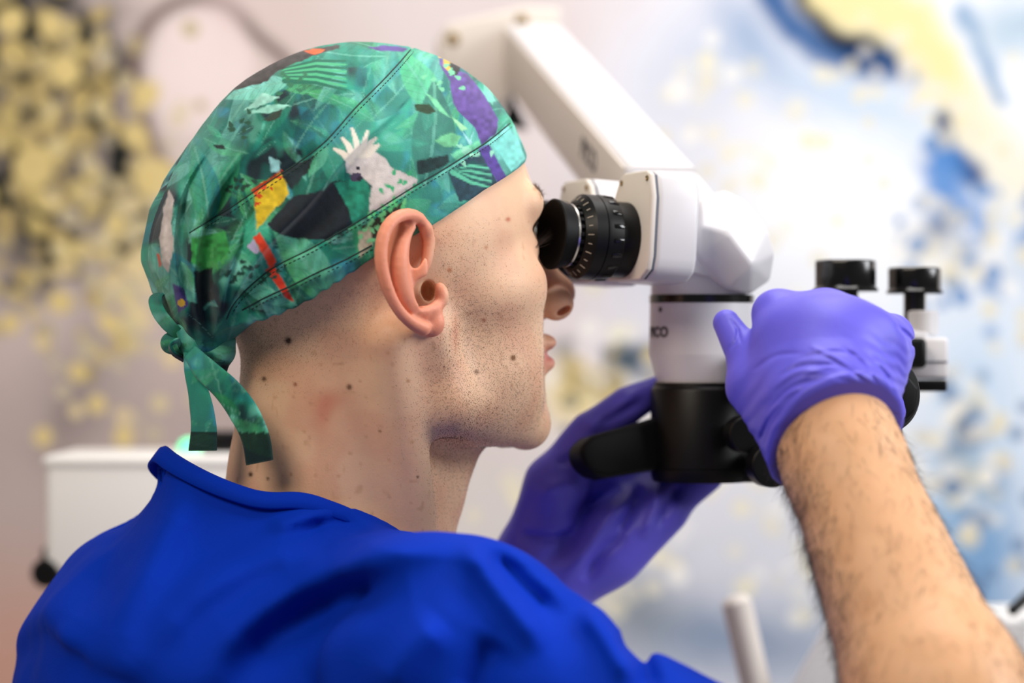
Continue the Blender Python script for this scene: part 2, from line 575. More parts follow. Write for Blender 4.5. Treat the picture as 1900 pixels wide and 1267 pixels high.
def text_mesh(name, body, size, mapfn, mat, parent, weight=0.02, thick=0.25):
    """lettering; mapfn(u, v, w) in mm -> point (mm)"""
    cu = bpy.data.curves.new(name, 'FONT'); cu.body = body; cu.size = size; cu.extrude = thick; cu.offset = weight * size; cu.space_character = 1.12
    cu.align_x = 'CENTER'; cu.align_y = 'CENTER'
    o = bpy.data.objects.new(name, cu); COL.objects.link(o)
    dg = bpy.context.evaluated_depsgraph_get()
    me = bpy.data.meshes.new_from_object(o.evaluated_get(dg))
    bpy.data.objects.remove(o); bpy.data.curves.remove(cu)
    for v in me.vertices: v.co = Vector(W(mapfn(v.co.x, v.co.y, v.co.z)))
    me.materials.clear()
    me.name = name
    return link_mesh(name, me, mat, parent)

# ------------------------------------------------------------------ the room
WALL_Y = 900.0
def make_mural():
    s = (DIST + WALL_Y) / FPX                       # mm on the wall for a unit of the mural's own grid
    nx, nz = 760, 520
    gx = np.linspace(-560, 2460, nx); gy = np.linspace(-420, 1900, nz)
    mx, my = np.meshgrid(gx, gy); x = mx.ravel(); y = my.ravel()
    warp = np.stack([x, y], -1)
    n1 = vnoise(warp, 170, 1); n2 = vnoise(warp, 60, 2); n3 = vnoise(warp, 24, 3); n4 = vnoise(warp, 320, 4)
    xw = x + (n1 - .5) * 90 + (n2 - .5) * 30; yw = y + (n4 - .5) * 90 + (n3 - .5) * 16
    def sm(a, b, t): t = np.clip((t - a) / (b - a), 0, 1); return (t * t * (3 - 2 * t))[:, None]
    c = np.tile(lin(214, 198, 195), (len(x), 1))
    def over(col, m):
        nonlocal c
        m = np.clip(m if m.ndim == 2 else m[:, None], 0, 1)
        c = c * (1 - m) + col * m
    def blob(px, py, sx, sy, ang=0, soft=1.0, xs=None, ys=None):
        a = math.radians(ang); X = (xw if xs is None else xs) - px; Y = (yw if ys is None else ys) - py
        u = (X * math.cos(a) + Y * math.sin(a)) / sx; v = (-X * math.sin(a) + Y * math.cos(a)) / sy
        return np.exp(-np.clip(u * u + v * v, 0, 30) ** soft)
    def line(pts, w, soft=1.0):
        d, t = polydist(xw, yw, pts); return np.exp(-(d / w) ** (2 * soft))
    # ground colours from the left to the right of the painting
    over(lin(222, 212, 214), sm(560, 800, xw) * 0.8)
    over(lin(228, 228, 238), sm(960, 1250, xw))
    over(lin(232, 238, 247), sm(1300, 1600, xw) * 0.9)
    over(lin(168, 152, 150), sm(420, 800, yw) * (1 - sm(500, 900, xw)) * 0.75)
    over(lin(190, 148, 134), sm(950, 1250, yw) * (1 - sm(250, 620, xw)))
    over(lin(148, 138, 140), blob(190, 640, 90, 210, 10) * 0.6)
    over(lin(118, 106, 104), blob(140, 760, 40, 120, 10) * 0.5)
    over(lin(214, 208, 206), blob(950, 960, 260, 170))
    over(lin(205, 208, 220), blob(1300, 1000, 260, 130) * 0.9)
    over(lin(126, 144, 172), blob(1330, 1200, 240, 110) * 0.95)
    over(lin(110, 122, 132), blob(1190, 1130, 80, 100, 15) * 0.7)
    over(lin(150, 190, 226), blob(1800, 900, 130, 330, 8) * 0.85)
    over(lin(112, 156, 202), blob(1840, 1020, 90, 130) * 0.9)
    over(lin(160, 192, 226), blob(1560, 190, 260, 70, 20) * 0.6)
    over(lin(244, 247, 252), blob(1560, 400, 190, 150) * 0.95)
    over(lin(130, 160, 200), blob(1390, 60, 60, 90, -25) * 0.75)
    over(lin(196, 206, 224), blob(1290, 170, 90, 160) * 0.5)
    # dark patch upper left
    dk = np.clip(blob(60, 130, 190, 210, 30, 1.6) + blob(10, 300, 110, 190, 0, 1.4) + 0.9 * blob(230, 370, 70, 120, -20, 1.5) + .6 * blob(120, 450, 150, 60), 0, 1)
    over(lin(58, 54, 44), dk * .85)
    over(lin(14, 20, 18), np.clip(dk * 1.5 - .1, 0, 1) * np.clip((n2 - .36) * 7, 0, 1))
    # looping brown ring with a pale pink heart
    over(lin(236, 220, 219), blob(370, 130, 105, 125, 10, 4, x, y))
    ring = polydist(x, y, spline([(300, 300), (262, 210), (250, 110), (285, 35), (350, 0), (420, 10), (480, 70), (540, 130), (560, 260)], 60))[0]
    over(lin(96, 74, 68), np.exp(-(ring / 15) ** 2) * 0.8)
    over(lin(228, 205, 205), blob(430, 30, 40, 60) * 0.4)
    # blue strokes and gold bands, upper right
    over(lin(20, 84, 148), line([(1445, -40), (1500, 40), (1560, 90), (1650, 100)], 42, 1.6) * 0.95)
    over(lin(10, 26, 52), line([(1530, -60), (1560, 20), (1580, 60)], 34, 1.6))
    over(lin(4, 62, 118), line([(1560, 95), (1640, 100)], 20, 1.5))
    over(lin(120, 156, 196), line([(1740, -20), (1800, 30), (1850, 90), (1880, 150)], 16, 1.4) * 0.9)
    over(lin(178, 198, 216), blob(1890, 10, 110, 60))
    over(lin(238, 224, 168), line([(1600, -40), (1690, 60), (1770, 150), (1800, 210)], 58, 2.6))
    over(lin(236, 230, 210), line([(1800, 190), (1860, 280), (1930, 330)], 70, 1.6) * 0.9)
    over(lin(8, 58, 118), line([(1735, 215), (1750, 270), (1800, 310)], 26, 1.5))
    over(lin(20, 40, 66), line([(1730, 220), (1745, 235)], 18, 1.5) * 0.8)
    over(lin(84, 138, 206), line([(1745, 280), (1765, 370), (1800, 400)], 40, 1.5) * 0.95)
    over(lin(30, 80, 140), blob(1750, 420, 22, 26) * 0.9)
    over(lin(190, 206, 226), blob(1860, 450, 60, 80) * 0.7)
    over(lin(52, 66, 96), blob(1765, 800, 55, 70, 30, 1.3) * np.clip((n2 - .3) * 3, 0, 1))
    over(lin(70, 110, 156), blob(1850, 880, 60, 60) * np.clip((n2 - .35) * 3, 0, 1) * .8)
    over(lin(52, 74, 92), (blob(1080, 690, 80, 26, 0, 1.4) + blob(1185, 680, 50, 40, 0, 1.4)) * np.clip((n3 - .25) * 3, 0, 1) * .85)
    over(lin(232, 212, 150), blob(1060, 745, 70, 50, 0, 1.5) * .85)
    over(lin(206, 196, 164), (blob(1750, 470, 60, 40) + blob(1800, 880, 60, 40)) * .6)
    # gold flakes: many small discs
    r = np.random.default_rng(5)
    def dots(n, cx, cy, sx, sy, ang, smin_, smax_, cols, op=(0.55, 1.0)):
        a = math.radians(ang)
        for k in range(n):
            u, v = r.normal(0, sx), r.normal(0, sy)
            X = cx + u * math.cos(a) - v * math.sin(a); Y = cy + u * math.sin(a) + v * math.cos(a)
            rad = r.uniform(smin_, smax_)
            i0, i1 = np.searchsorted(gy, (Y - rad - 4, Y + rad + 4)); j0, j1 = np.searchsorted(gx, (X - rad - 4, X + rad + 4))
            op_, cl_ = r.uniform(*op), lin(*cols[r.integers(len(cols))])
            if i0 >= i1 or j0 >= j1: continue
            d = np.hypot(gx[None, j0:j1] - X, gy[i0:i1, None] - Y)
            w = np.clip((rad - d) / 4 + .5, 0, 1)[..., None] * op_
            cc = c.reshape(nz, nx, 3); cc[i0:i1, j0:j1] = cc[i0:i1, j0:j1] * (1 - w) + cl_ * w
    gold = [(176, 156, 104), (194, 172, 112), (158, 142, 100), (186, 170, 128), (208, 188, 124)]
    dots(230, 110, 330, 120, 180, -20, 10, 19, gold, (0.6, 1))
    dots(70, 60, 120, 70, 110, 0, 10, 18, gold, (.6, 1))
    dots(110, 230, 480, 70, 150, 0, 11, 19, [(214, 200, 158), (226, 206, 160), (196, 184, 158)], (.4, .9))
    for X, Y, R in ((120, 130, 28), (270, 175, 26), (62, 310, 38), (285, 330, 38), (215, 415, 20), (20, 40, 26), (95, 45, 24), (20, 600, 19), (205, 600, 20), (145, 690, 18), (230, 810, 20), (80, 810, 18), (180, 750, 18), (110, 560, 22), (250, 250, 24)):
        m = (np.abs(x - X) < R + 8) & (np.abs(y - Y) < R + 8); d = np.hypot(x[m] - X, y[m] - Y)
        w = np.clip((R - d) / 8 + .5, 0, 1)[:, None] * .9
        c[m] = c[m] * (1 - w) + lin(222, 200, 136) * w
    pale = [(240, 236, 218), (246, 244, 238), (228, 222, 200), (238, 230, 196)]
    dots(60, 1100, 880, 130, 160, 0, 12, 22, pale, (.35, .8))
    dots(60, 1420, 930, 130, 130, 0, 12, 22, pale, (.25, .6))
    dots(46, 1400, 260, 100, 120, 0, 12, 22, pale, (.35, .8))
    dots(40, 1110, 720, 60, 40, 0, 9, 16, gold + [(60, 80, 90)], (.5, .9))
    dots(90, 1790, 820, 70, 130, 0, 10, 18, [(226, 216, 184), (210, 204, 190), (238, 236, 230), (90, 120, 160)], (.5, .9))
    dots(60, 1800, 460, 70, 90, 0, 10, 18, [(226, 216, 184), (240, 240, 240), (80, 130, 190)], (.4, .9))
    dots(30, 1700, 120, 80, 60, 40, 10, 18, [(226, 222, 214), (236, 226, 190)], (.5, .9))
    v = np.stack([(x - 950) * s, np.full(len(x), WALL_Y), (633.5 - y) * s], -1)
    i = np.arange(nz - 1)[:, None]; j = np.arange(nx - 1)[None]
    q = np.stack([i * nx + j, (i + 1) * nx + j, (i + 1) * nx + j + 1, i * nx + j + 1], -1).reshape(-1, 4)
    m = mat_new('painted_mural', rough=0.7, spec=0.2, attr='Col', bump=[(60, 0.1, 4)], speck=(30, 0.04))
    w = mesh_np('wall_back', v, q, m, None, col=np.clip(c * .95, 0, 1), smooth=False)
    w['kind'] = 'structure'
    tag(w, 'painted mural wall with gold flecks, dark patch and blue strokes')
    return v
mv = make_mural()
zfl = -CZ * 1000
X3, Y3, Z3 = A([1., 0, 0]), A([0, 1., 0]), A([0, 0, 1.])
zlo, zhi = mv[:, 2].min(), mv[:, 2].max()
xlo, xhi = mv[:, 0].min(), mv[:, 0].max()
plain = mat_new('plain_wall_paint', tuple(lin(206, 196, 192)), 0.7, speck=(8, 0.04))
def struct(name, o): o['kind'] = 'structure'; return o
struct('w', box('wall_back_lower', ((xlo + xhi) / 2, WALL_Y + 30, (zfl + zlo) / 2), X3, Y3, Z3, (xhi - xlo, 60, zlo - zfl + 2), plain, None, 0))
struct('w', box('wall_back_upper', ((xlo + xhi) / 2, WALL_Y + 30, (zhi + 1450) / 2), X3, Y3, Z3, (xhi - xlo, 60, 1450 - zhi + 2), plain, None, 0))
for nm_, a_, b_ in (('wall_back_left', xlo - 900, xlo), ('wall_back_right', xhi, xhi + 700)):
    struct('w', box(nm_, ((a_ + b_) / 2, WALL_Y + 30, (zlo + zhi) / 2), X3, Y3, Z3, (b_ - a_, 60, zhi - zlo), plain, None, 0))
floor_m = mat_new('grey_vinyl_floor', tuple(lin(168, 162, 158)), 0.4, speck=(60, 0.08))
struct('f', box('floor', (200, -400, zfl - 20), X3, Y3, Z3, (3600, 2800, 40), floor_m, None, 0))

# ------------------------------------------------------------------ the person: head frame
PSI, TH = math.radians(24), math.radians(9.5)
FW = A([math.cos(PSI) * math.cos(TH), math.sin(PSI) * math.cos(TH), math.sin(TH)])
RT = A([math.sin(PSI), -math.cos(PSI), 0])
UP = np.cross(RT, FW)
OH = A([-74.8, 68.5, 25.3])
BAS = np.stack([FW, RT, UP]).astype(f32)
def to_local(p): return (p - OH.astype(f32)) @ BAS.T
def to_world(l): return np.asarray(l, dtype=float) @ np.stack([FW, RT, UP]) + OH

def skull(L):
    d = ell(L, (-2, 0, 44), (99, 77, 89))
    d = smin(d, ell(L, (20, 0, 20), (66, 68, 62)), 20)
    return d

# ear, laid out in the side plane of the head
def E(px, py, raise_=0.0):
    return P(px, py, -2 + (px - 800) * 0.25 - raise_)
def ear(p):
    tilt = rot('Z', -14)
    d = ell(p, E(750, 487, -0.5), (12.5, 4.2, 25.5), rot('Y', 7) @ rot('Z', 40 - 26))
    hel = [E(789, 424, 3), E(776, 405, 4.2), (755, 399), (733, 407), (716, 428), (708, 458), (708, 492), (716, 525), (729, 556), (746, 582), (766, 599), (786, 609)]
    hel = [h if isinstance(h, np.ndarray) else E(h[0], h[1], 4.6) for h in hel]
    d = smin(d, chain(p, hel, [3.4, 3.4, 3.6, 3.7, 3.7, 3.6, 3.5, 3.4, 3.2, 3.2, 3.4, 3.8], 2), 2.2)
    # scapha groove inside the rim, then the antihelix
    gr = [E(756, 416, 6), E(736, 424, 6), E(725, 446, 6), E(723, 480, 6), E(730, 520, 6), E(744, 556, 6), E(760, 580, 5.5)]
    d = smax(d, -chain(p, gr, [1.8, 2.2, 2.3, 2.1, 1.9, 1.7, 1.3], 2), 2.0)
    ah = [E(757, 432, 3), E(746, 455, 3.6), E(741, 485, 4), E(743, 515, 4.2), (0, 0), E(767, 572, 3.6), E(785, 578, 3.2)]
    ah[4] = E(752, 548, 4.2)
    d = smin(d, chain(p, ah, [3.0, 4.2, 4.9, 4.9, 4.4, 3.6, 3.2], 3), 3.0)
    # bowl of the ear and the canal
    d = smax(d, -ell(p, E(774, 465, 3), (5.6, 9, 13), rot('Y', -6)), 2.5)
    d = smax(d, -ell(p, E(786, 538, 4), (7.6, 10, 10.5), rot('Y', -8)), 2.5)
    # front rim running down into the bowl
    cr = [E(789, 424, 3), E(796, 446, 2.5), E(793, 478, 2.2), E(785, 500, 1.0), E(772, 519, -2.5), E(764, 527, -4)]
    d = smin(d, chain(p, cr, [3.3, 3.2, 2.9, 2.6, 2.4, 1.8], 2), 2.2)
    d = smin(d, ell(p, E(819, 546, 1.8), (3.8, 3.6, 6.4), rot('Y', 12)), 3.0)        # tragus
    d = smin(d, chain(p, [E(786, 577, 3), E(800, 572, 3), E(812, 566, 2)], [3.3, 3.4, 3.0], 2), 3)
    d = smin(d, ell(p, E(802, 598, 0.5), (6.6, 4.6, 7.6), rot('Y', 10)), 4.5)        # lobe
    d = smax(d, -ell(p, E(793, 540, -4), (4.0, 15, 5.8)), 1.5)                        # canal
    return d

def head(p, with_ear=True):
    L = to_local(p)
    r = np.abs(L[..., 1])
    Q = np.stack([L[..., 0], r, L[..., 2]], -1)
    d = skull(Q)
    d = smin(d, ell(Q, (50, 0, -14), (43, 55, 56)), 16)                   # mid face
    d = smin(d, ell(Q, (52, 46, -6), (30, 19, 20), rot('Z', 18)), 14)     # cheek bone
    d = smin(d, rc(Q, (2, 60, -22), (10, 53, -62), 14, 13), 16)           # jaw
    d = smin(d, rc(Q, (10, 53, -62), (70, 17, -86), 14, 13), 14)
    d = smin(d, ell(Q, (36, 35, -46), (40, 25, 36)), 14)                  # cheek
    d = smin(d, ell(Q, (73, 0, -83), (17, 20, 15)), 10)                   # chin
    d = smin(d, ell(Q, (65, 0, -50), (27, 29, 27)), 10)                   # mouth
    d = smin(d, ell(Q, (62, 0, -68), (26, 26, 20)), 9)
    d = smin(d, ell(Q, (44, 27, -66), (32, 20, 22)), 12)
    d = smin(d, rc(Q, (90, 4, 35), (80.5, 42, 39), 9, 8.5), 9)                # brow
    d = smax(d, -ell(Q, (93, 34, 14), (18, 17, 11), rot('Z', -28)), 9)    # eye socket
    lid = sph(Q, A([71.5, 33, 14]), 14.2)
    d = smin(d, lid, 4)
    d = smin(d, rc(Q, (89, 0, 24), (108, 0, -14), 6.5, 9.0), 8)           # nose
    d = smin(d, sph(Q, A([110, 0, -16]), 9.5), 5)
    d = smin(d, ell(Q, (102, 12.5, -21), (10.5, 7, 9.5)), 4)
    d = smax(d, -ell(Q, (103.5, 15.5, -25), (5.0, 5.0, 2.4), rot('Y', 14)), 1.0)
    d = smin(d, ell(Q, (90.5, 0, -42), (10, 20, 6)), 4)                      # lips
    d = smin(d, ell(Q, (88.5, 0, -54), (10, 17, 6.5)), 4)
    d = smax(d, -rc(Q, (101, 0, -48.5), (84, 27, -49), 1.3, 1.2), 2)
    d = smax(d, -ell(Q, (98, 0, -66), (8, 20, 6)), 6)
    if with_ear:
        pm = (Q @ np.stack([FW, RT, UP]).astype(f32)) + OH.astype(f32)
        m = sph(Q, A([-8, 78, 0]), 50) < 0
        if m.any():
            e = np.full(d.shape, 1e3, dtype=f32)
            e[m] = ear(pm[m])
            d = np.where(m, smin(d, e, 2.6), d)
            # hollow of the canal goes on into the head
            d = np.where(m, smax(d, -ell(pm, E(793, 540, -6), (4.0, 14, 5.6)), 1.5), d)
            d = np.where(m, smax(d, -ell(pm, E(786, 538, 1), (6.2, 6.5, 8.5)), 2.0), d)
    return d

# joints (mm)
SHR = A([-30., -104, -160]); ELR = A([225., -200, -246]); WRR = P(1540, 792, -74)
SHL = A([-165., 240, -150]); ELL_ = A([-40., 262, -372]); WRL = P(1000, 1090, 176)
NB0 = to_world((-26, 0, -22)); NB1 = P(622, 1030, 78)

def neck(p):
    d = rc(p, NB0, NB1, 54, 61)
    d = smin(d, rc(p, to_world((34, 0, -78)), P(735, 1020, 90), 20, 22), 26)          # throat
    d = smin(d, sph(p, P(806, 922, 97), 11), 14)                                       # larynx
    d = smin(d, rc(p, to_world((-20, 62, -22)), P(775, 1010, 38), 13, 11), 16)         # long neck muscle
    d = smin(d, rc(p, P(560, 900, 60), P(610, 1060, 58), 32, 32), 26)
    return d

def body(p):
    d = smin(head(p), neck(p), 14)
    low = p[..., 2] < -40
    if low.any():
        q = p[low]
        e = smin(rc(q, A([-105, 76, -130]), A([-140, 85, -330]), 66, 92), rc(q, SHR + A([0, 20, -12]), SHL, 34, 34), 22)
        e = smin(e, rc(q, SHR + A([0, 0, -6]), ELR, 38, 36), 14)
        e = smin(e, forearm(q), 12)
        e = smin(e, rc(q, SHL, ELL_, 42, 36), 20)
        e = smin(e, rc(q, ELL_, WRL, 36, 25), 14)
        e = smin(e, rc(q, WRL, P(1060, 1010, 180), 24, 20), 14)
        d[low] = smin(d[low], e, 14)
    else:
        pass
    hi = ~low
    if hi.any():
        q = p[hi]
        d[hi] = np.minimum(d[hi], forearm(q)) if True else d[hi]
    return d

FA = nrm(ELR - WRR)
def forearm(p):
    a = WRR - FA * 22; mid = WRR + (ELR - WRR) * 0.62
    d = rc(p, a, WRR + FA * 20, 27, 28)
    d = smin(d, rc(p, WRR + FA * 15, mid, 28.5, 41), 14)
    d = smin(d, rc(p, mid, ELR, 41, 42), 16)
    return d

print('body')
xs = axis_grid(-235, 300, [(-215, 3.5), (55, 0.95), (110, 3.5), (300, 2.2)])
ys = axis_grid(-260, 330, [(-110, 2.6), (-40, 2.0), (100, 0.95), (150, 1.6), (330, 4)])
zs = axis_grid(-450, 190, [(-110, 3.2), (72, 0.95), (190, 3.0)])
bv, bf = mesh_sdf(body, xs, ys, zs)
print('body verts', len(bv))
bL = to_local(bv.astype(f32)).astype(float)
bpx, bpy_ = PX(bv)
bn = NRM[0]

# skin tone: base with regional warmth, shaved scalp, redder ear, moles
def gz(px, py, sx, sy=None, ang=0):
    sy = sy or sx; a = math.radians(ang)
    X = bpx - px; Y = bpy_ - py
    u = (X * math.cos(a) + Y * math.sin(a)) / sx; v = (-X * math.sin(a) + Y * math.cos(a)) / sy
    return np.exp(-(u * u + v * v))[:, None]
near = (bL[:, 1] > -8)[:, None].astype(float)
is_head = (bv[:, 0] < 75)[:, None] & (bv[:, 2] > -125)[:, None] & (bv[:, 1] > -60)[:, None]
hd = is_head.astype(float)
sc = np.tile(lin(230, 188, 154), (len(bv), 1))
def over(col, m):
    global sc
    m = np.clip(m, 0, 1); sc = sc * (1 - m) + col * m
mott = vnoise(bv, 14, 3)[:, None]; fine = vnoise(bv, 3.0, 9)[:, None]
over(lin(214, 152, 124), hd * np.clip((mott - .45) * 1.2, 0, .35))
_en = np.where(sph(bv.astype(f32), E(765, 505), 48) < 0)[0]
earm = np.zeros((len(bv), 1)); earm[_en, 0] = np.clip(1.3 - ear(bv[_en].astype(f32)) / 1.6, 0, 1)
earm *= np.clip((836 - bpx[:, None]) / 14, 0, 1) * (1 - .8 * np.exp(-(((bpx - 812) / 16) ** 2 + ((bpy_ - 470) / 50) ** 2))[:, None])
over(lin(228, 140, 112), earm * near * .85)
over(lin(206, 116, 92), gz(600, 770, 20, 34, 10) * hd * .55 + gz(615, 740, 46, 22) * hd * .4)
over(lin(196, 104, 88), gz(845, 620, 7, 36) * hd * .45)
lips = np.exp(-(((bL[:, 2] + 49) / 9) ** 2 + (bL[:, 1] / 24) ** 2))[:, None] * (bL[:, 0:1] > 78)
over(lin(190, 82, 80), lips * 1.1 * hd)
over(lin(218, 146, 122), np.exp(-(((bL[:, 0] - 108) / 14) ** 2 + ((bL[:, 2] + 18) / 16) ** 2 + (bL[:, 1] / 22) ** 2))[:, None] * .95)
lipc = lips
for (mx_, my_, r_, cc, st) in [(535, 632, 9, (70, 44, 28), 1), (490, 703, 6, (96, 62, 38), .9), (548, 713, 5, (150, 80, 50), .8), (648, 718, 7, (100, 64, 36), .9),
        (458, 735, 5, (120, 74, 46), .7), (465, 880, 6, (70, 44, 30), .9), (497, 888, 4, (90, 56, 34), .8), (952, 664, 7.5, (128, 80, 36), 1), (884, 690, 6, (128, 82, 40), .9),
        (943, 407, 6, (196, 112, 84), .9), (902, 459, 5, (196, 130, 92), .8), (834, 501, 6, (196, 124, 84), .9), (898, 594, 5, (170, 100, 74), .8), (757, 707, 5, (176, 120, 78), .7),
        (705, 800, 4, (130, 84, 50), .7), (775, 885, 3.5, (90, 60, 40), .8), (540, 880, 4, (170, 104, 60), .6), (720, 655, 5, (190, 130, 90), .5), (765, 820, 5, (190, 134, 90), .5),
        (1540, 776, 7, (206, 130, 90), .8), (1517, 918, 7, (150, 92, 58), .8), (1635, 1072, 7, (150, 92, 56), .8), (1569, 955, 5, (160, 96, 60), .6)]:
    m = gz(mx_, my_, r_ * .62)
    m = np.clip(m * 1.6, 0, 1) * (bn[:, 1:2] < -0.1)
    over(lin(*cc), m * st)
frk = np.clip((fine - .78) * 6, 0, 1) * hd
over(lin(176, 120, 84), frk * .35)
arm = (bv[:, 0] > 75)[:, None].astype(float) * (bv[:, 1] < 60)[:, None]
over(lin(220, 172, 132), arm)
over(lin(190, 134, 88), arm * np.clip((mott - .5) * 1.5, 0, .2))

person = empty('person', A([-150., 80, -440]))
tag(person, 'person in royal blue scrubs, printed cap and violet gloves looking into the microscope', 'person')
skin = mesh_np('body', bv, bf, M['skin'], person, col=np.clip(sc, 0, 1))
tag(skin, 'fair skin with dark stubble on the jaw and a few moles')

# eyeballs
for sgn in (1, -1):
    c = to_world((72.5, 33 * sgn, 14)); d = FW
    lathe('eyeball', c - d * 12.5, d, [(12.5 - 12.5 * math.cos(math.pi * k / 14), 12.5 * math.sin(math.pi * k / 14)) for k in range(15)], M['eye'], person, 24)

# stubble, brows, lashes, arm hair
def wmask(fn): return np.clip(fn, 0, 1)
g = lambda *a: gz(*a)[:, 0]
vis = (bn[:, 1] < 0.25) & (hd[:, 0] > 0) & (earm[:, 0] < 0.05)
jaw = 1.0 * g(880, 740, 95, 85, -20) + .8 * g(865, 660, 50, 90, 10) + .55 * g(850, 540, 22, 100, -18) + .55 * g(840, 860, 36, 90, 5) + .5 * g(960, 700, 60, 110) + .35 * g(900, 600, 90, 60) + .25 * g(860, 470, 50, 50)
jaw = jaw * vis * (lips[:, 0] < .25) * (bpy_ > 405)
sp, sn = scatter(bv, bf, np.clip(jaw, 0, 1), 16000, 3)
dirs = sn * 0.55 + nrm(A([0.15, 0, -1.0])) * 0.8 + rng.normal(0, .25, sp.shape)
hairs('stubble', sp, dirs, rng.uniform(0.22, 0.5, len(sp)), rng.uniform(0.07, 0.12, len(sp)), M['stubble'], person, segs=1)['kind'] = 'stuff'
sca = (.9 * g(600, 590, 150, 60, -25) + .5 * g(500, 650, 80, 60)) * vis * (bpy_ > 430) * (bpx < 740)
sp, sn = scatter(bv, bf, np.clip(sca, 0, 1), 7000, 4)
hairs('shaved_hair', sp, sn * .7 + A([-.2, 0, -1]) * .6 + rng.normal(0, .2, sp.shape), 0.55, 0.05, M['stubble'], person, segs=1)['kind'] = 'stuff'

def lens(L, c, s):
    q = (L - A(c)) / A(s); return np.exp(-(q ** 2).sum(-1))
for sgn in (1, -1):
    w = np.clip(sum(lens(bL, (x_, y_ * sgn, z_), (9, 6, 3.6)) for x_, y_, z_ in ((97, 14, 38), (95, 21, 40), (93, 28, 42), (90, 35, 43), (87, 41, 43))), 0, 1)
    w = np.where(w > .15, w, 0)
    sp, sn = scatter(bv, bf, w, 620, 5 + sgn)
    out = -FW * .55 + RT * sgn * .55 + UP * .35
    hairs('eyebrow', sp, sn * .35 + out + rng.normal(0, .15, sp.shape), rng.uniform(4.5, 8, len(sp)), 0.09, M['brow'], person, bend=-UP * .25)['kind'] = 'stuff'
    n = 70; t = np.linspace(-1, 1, n)
    base = to_world(np.stack([85.5 - 5 * t ** 2 - 3 * t, (33 + 12 * t) * sgn, 16.5 - 3 * t ** 2], -1))
    dr = np.tile(FW * .9 + UP * .1, (n, 1)) + RT[None] * (t * .45 * sgn)[:, None] + rng.normal(0, .12, (n, 3))
    hairs('eyelashes', base, dr, rng.uniform(8, 12, n), 0.12, M['hair'], person, bend=UP[None] * .3)['kind'] = 'stuff'

wa = arm[:, 0] * np.clip(1.2 - np.abs(bpy_ - 1050) / 500, .2, 1) * (bpy_ > 735) * (.2 + 1.6 * np.clip(np.abs(bn @ A([.94, 0, .34])) - .35, 0, 1))
sp, sn = scatter(bv, bf, wa, 6200, 9)
keep = rc(sp.astype(f32), WRR - FA * 6, ELR, 60, 60) < 0
sp, sn = sp[keep], sn[keep]
dr = sn * .45 + FA * .55 + A([-.2, 0, -.5]) * .8 + rng.normal(0, .3, sp.shape)
hairs('arm_hair', sp, dr, rng.uniform(6, 16, len(sp)), rng.uniform(.07, .125, len(sp)), M['hair'], person, bend=-sn * .35 + rng.normal(0, .2, sp.shape))['kind'] = 'stuff'

# ------------------------------------------------------------------ printed surgical cap
BRIM_PX = [(1015, 272), (975, 301), (900, 353), (800, 421), (735, 455), (690, 480), (640, 512), (560, 560), (500, 584), (440, 600), (405, 606)]
def skull_off(p): return skull(to_local(p)) - 2.5
_bl = np.array([to_local(trace(skull_off, *q)[None].astype(f32))[0] for q in BRIM_PX], dtype=float)
_bl = _bl[np.abs(_bl[:, 1]) < 110]
_o = np.argsort(_bl[:, 0]); BF, BU = _bl[_o, 0], _bl[_o, 2]
BF = np.concatenate([[-140], BF, [BF[-1] + 25]]); BU = np.concatenate([[BU[0] - 2], BU, [BU[-1] + 12]])
def brim_u(f): return np.interp(f, BF, BU).astype(f32)

KNOT = P(362, 640, 22)
FOLDS = [  # (curve in the side plane, height mm, width units)
    ([(735, 205), (650, 285), (565, 385), (490, 462), (440, 540), (412, 600)], 2.8, 13),
    ([(700, 300), (600, 400), (520, 470), (460, 560)], -1.6, 22),
    ([(470, 260), (400, 350), (365, 450), (362, 560), (375, 625)], 2.4, 16),
    ([(430, 330), (392, 430), (385, 540), (388, 620)], -2.2, 13),
    ([(400, 255), (345, 340), (322, 430), (330, 520), (352, 600)], 2.0, 12),
    ([(345, 360), (340, 450), (345, 560)], -2.0, 10),
    ([(330, 350), (300, 430), (312, 520)], 1.4, 9),
    ([(450, 420), (425, 500), (408, 580)], 2.4, 12),
    ([(560, 180), (480, 260), (430, 330)], 1.0, 18),
    ([(620, 230), (560, 270), (500, 300)], .8, 14),
    ([(600, 505), (540, 535), (480, 560)], .8, 9),
    ([(680, 470), (640, 492), (590, 520)], .6, 8),
    ([(690, 130), (600, 190), (520, 260)], .7, 20),
    ([(860, 190), (800, 270), (740, 330)], .6, 20),
]
SEAM_BAND = spline([(946, 229), (905, 262), (860, 291), (815, 319), (770, 345), (730, 370), (690, 395), (640, 425), (575, 462), (510, 495), (465, 530), (435, 562), (420, 592)], 120)
SEAM_TOP = spline([(764, 90), (738, 120), (705, 155), (660, 200), (625, 240), (600, 266), (560, 297), (520, 324), (480, 350), (430, 384), (390, 408), (352, 432)], 120)
SEAM_LOW = spline([(690, 455), (640, 482), (590, 505), (540, 530), (490, 553), (450, 575)], 60)

def cap_base(L):
    up = L[..., 2] - brim_u(L[..., 0])
    d = ell(L, (-2, 0, 45), (99, 77, 90))
    puff = np.clip(up / 55, 0, 1); puff = puff * puff * (3 - 2 * puff)
    d = d - (2.6 + 4.2 * puff)
    slack = ell(L, (-50, 0, 27), (69, 66, 60), rot('Y', -12))
    d = smin(d, slack - 1.0 * puff, 22)
    return d, up

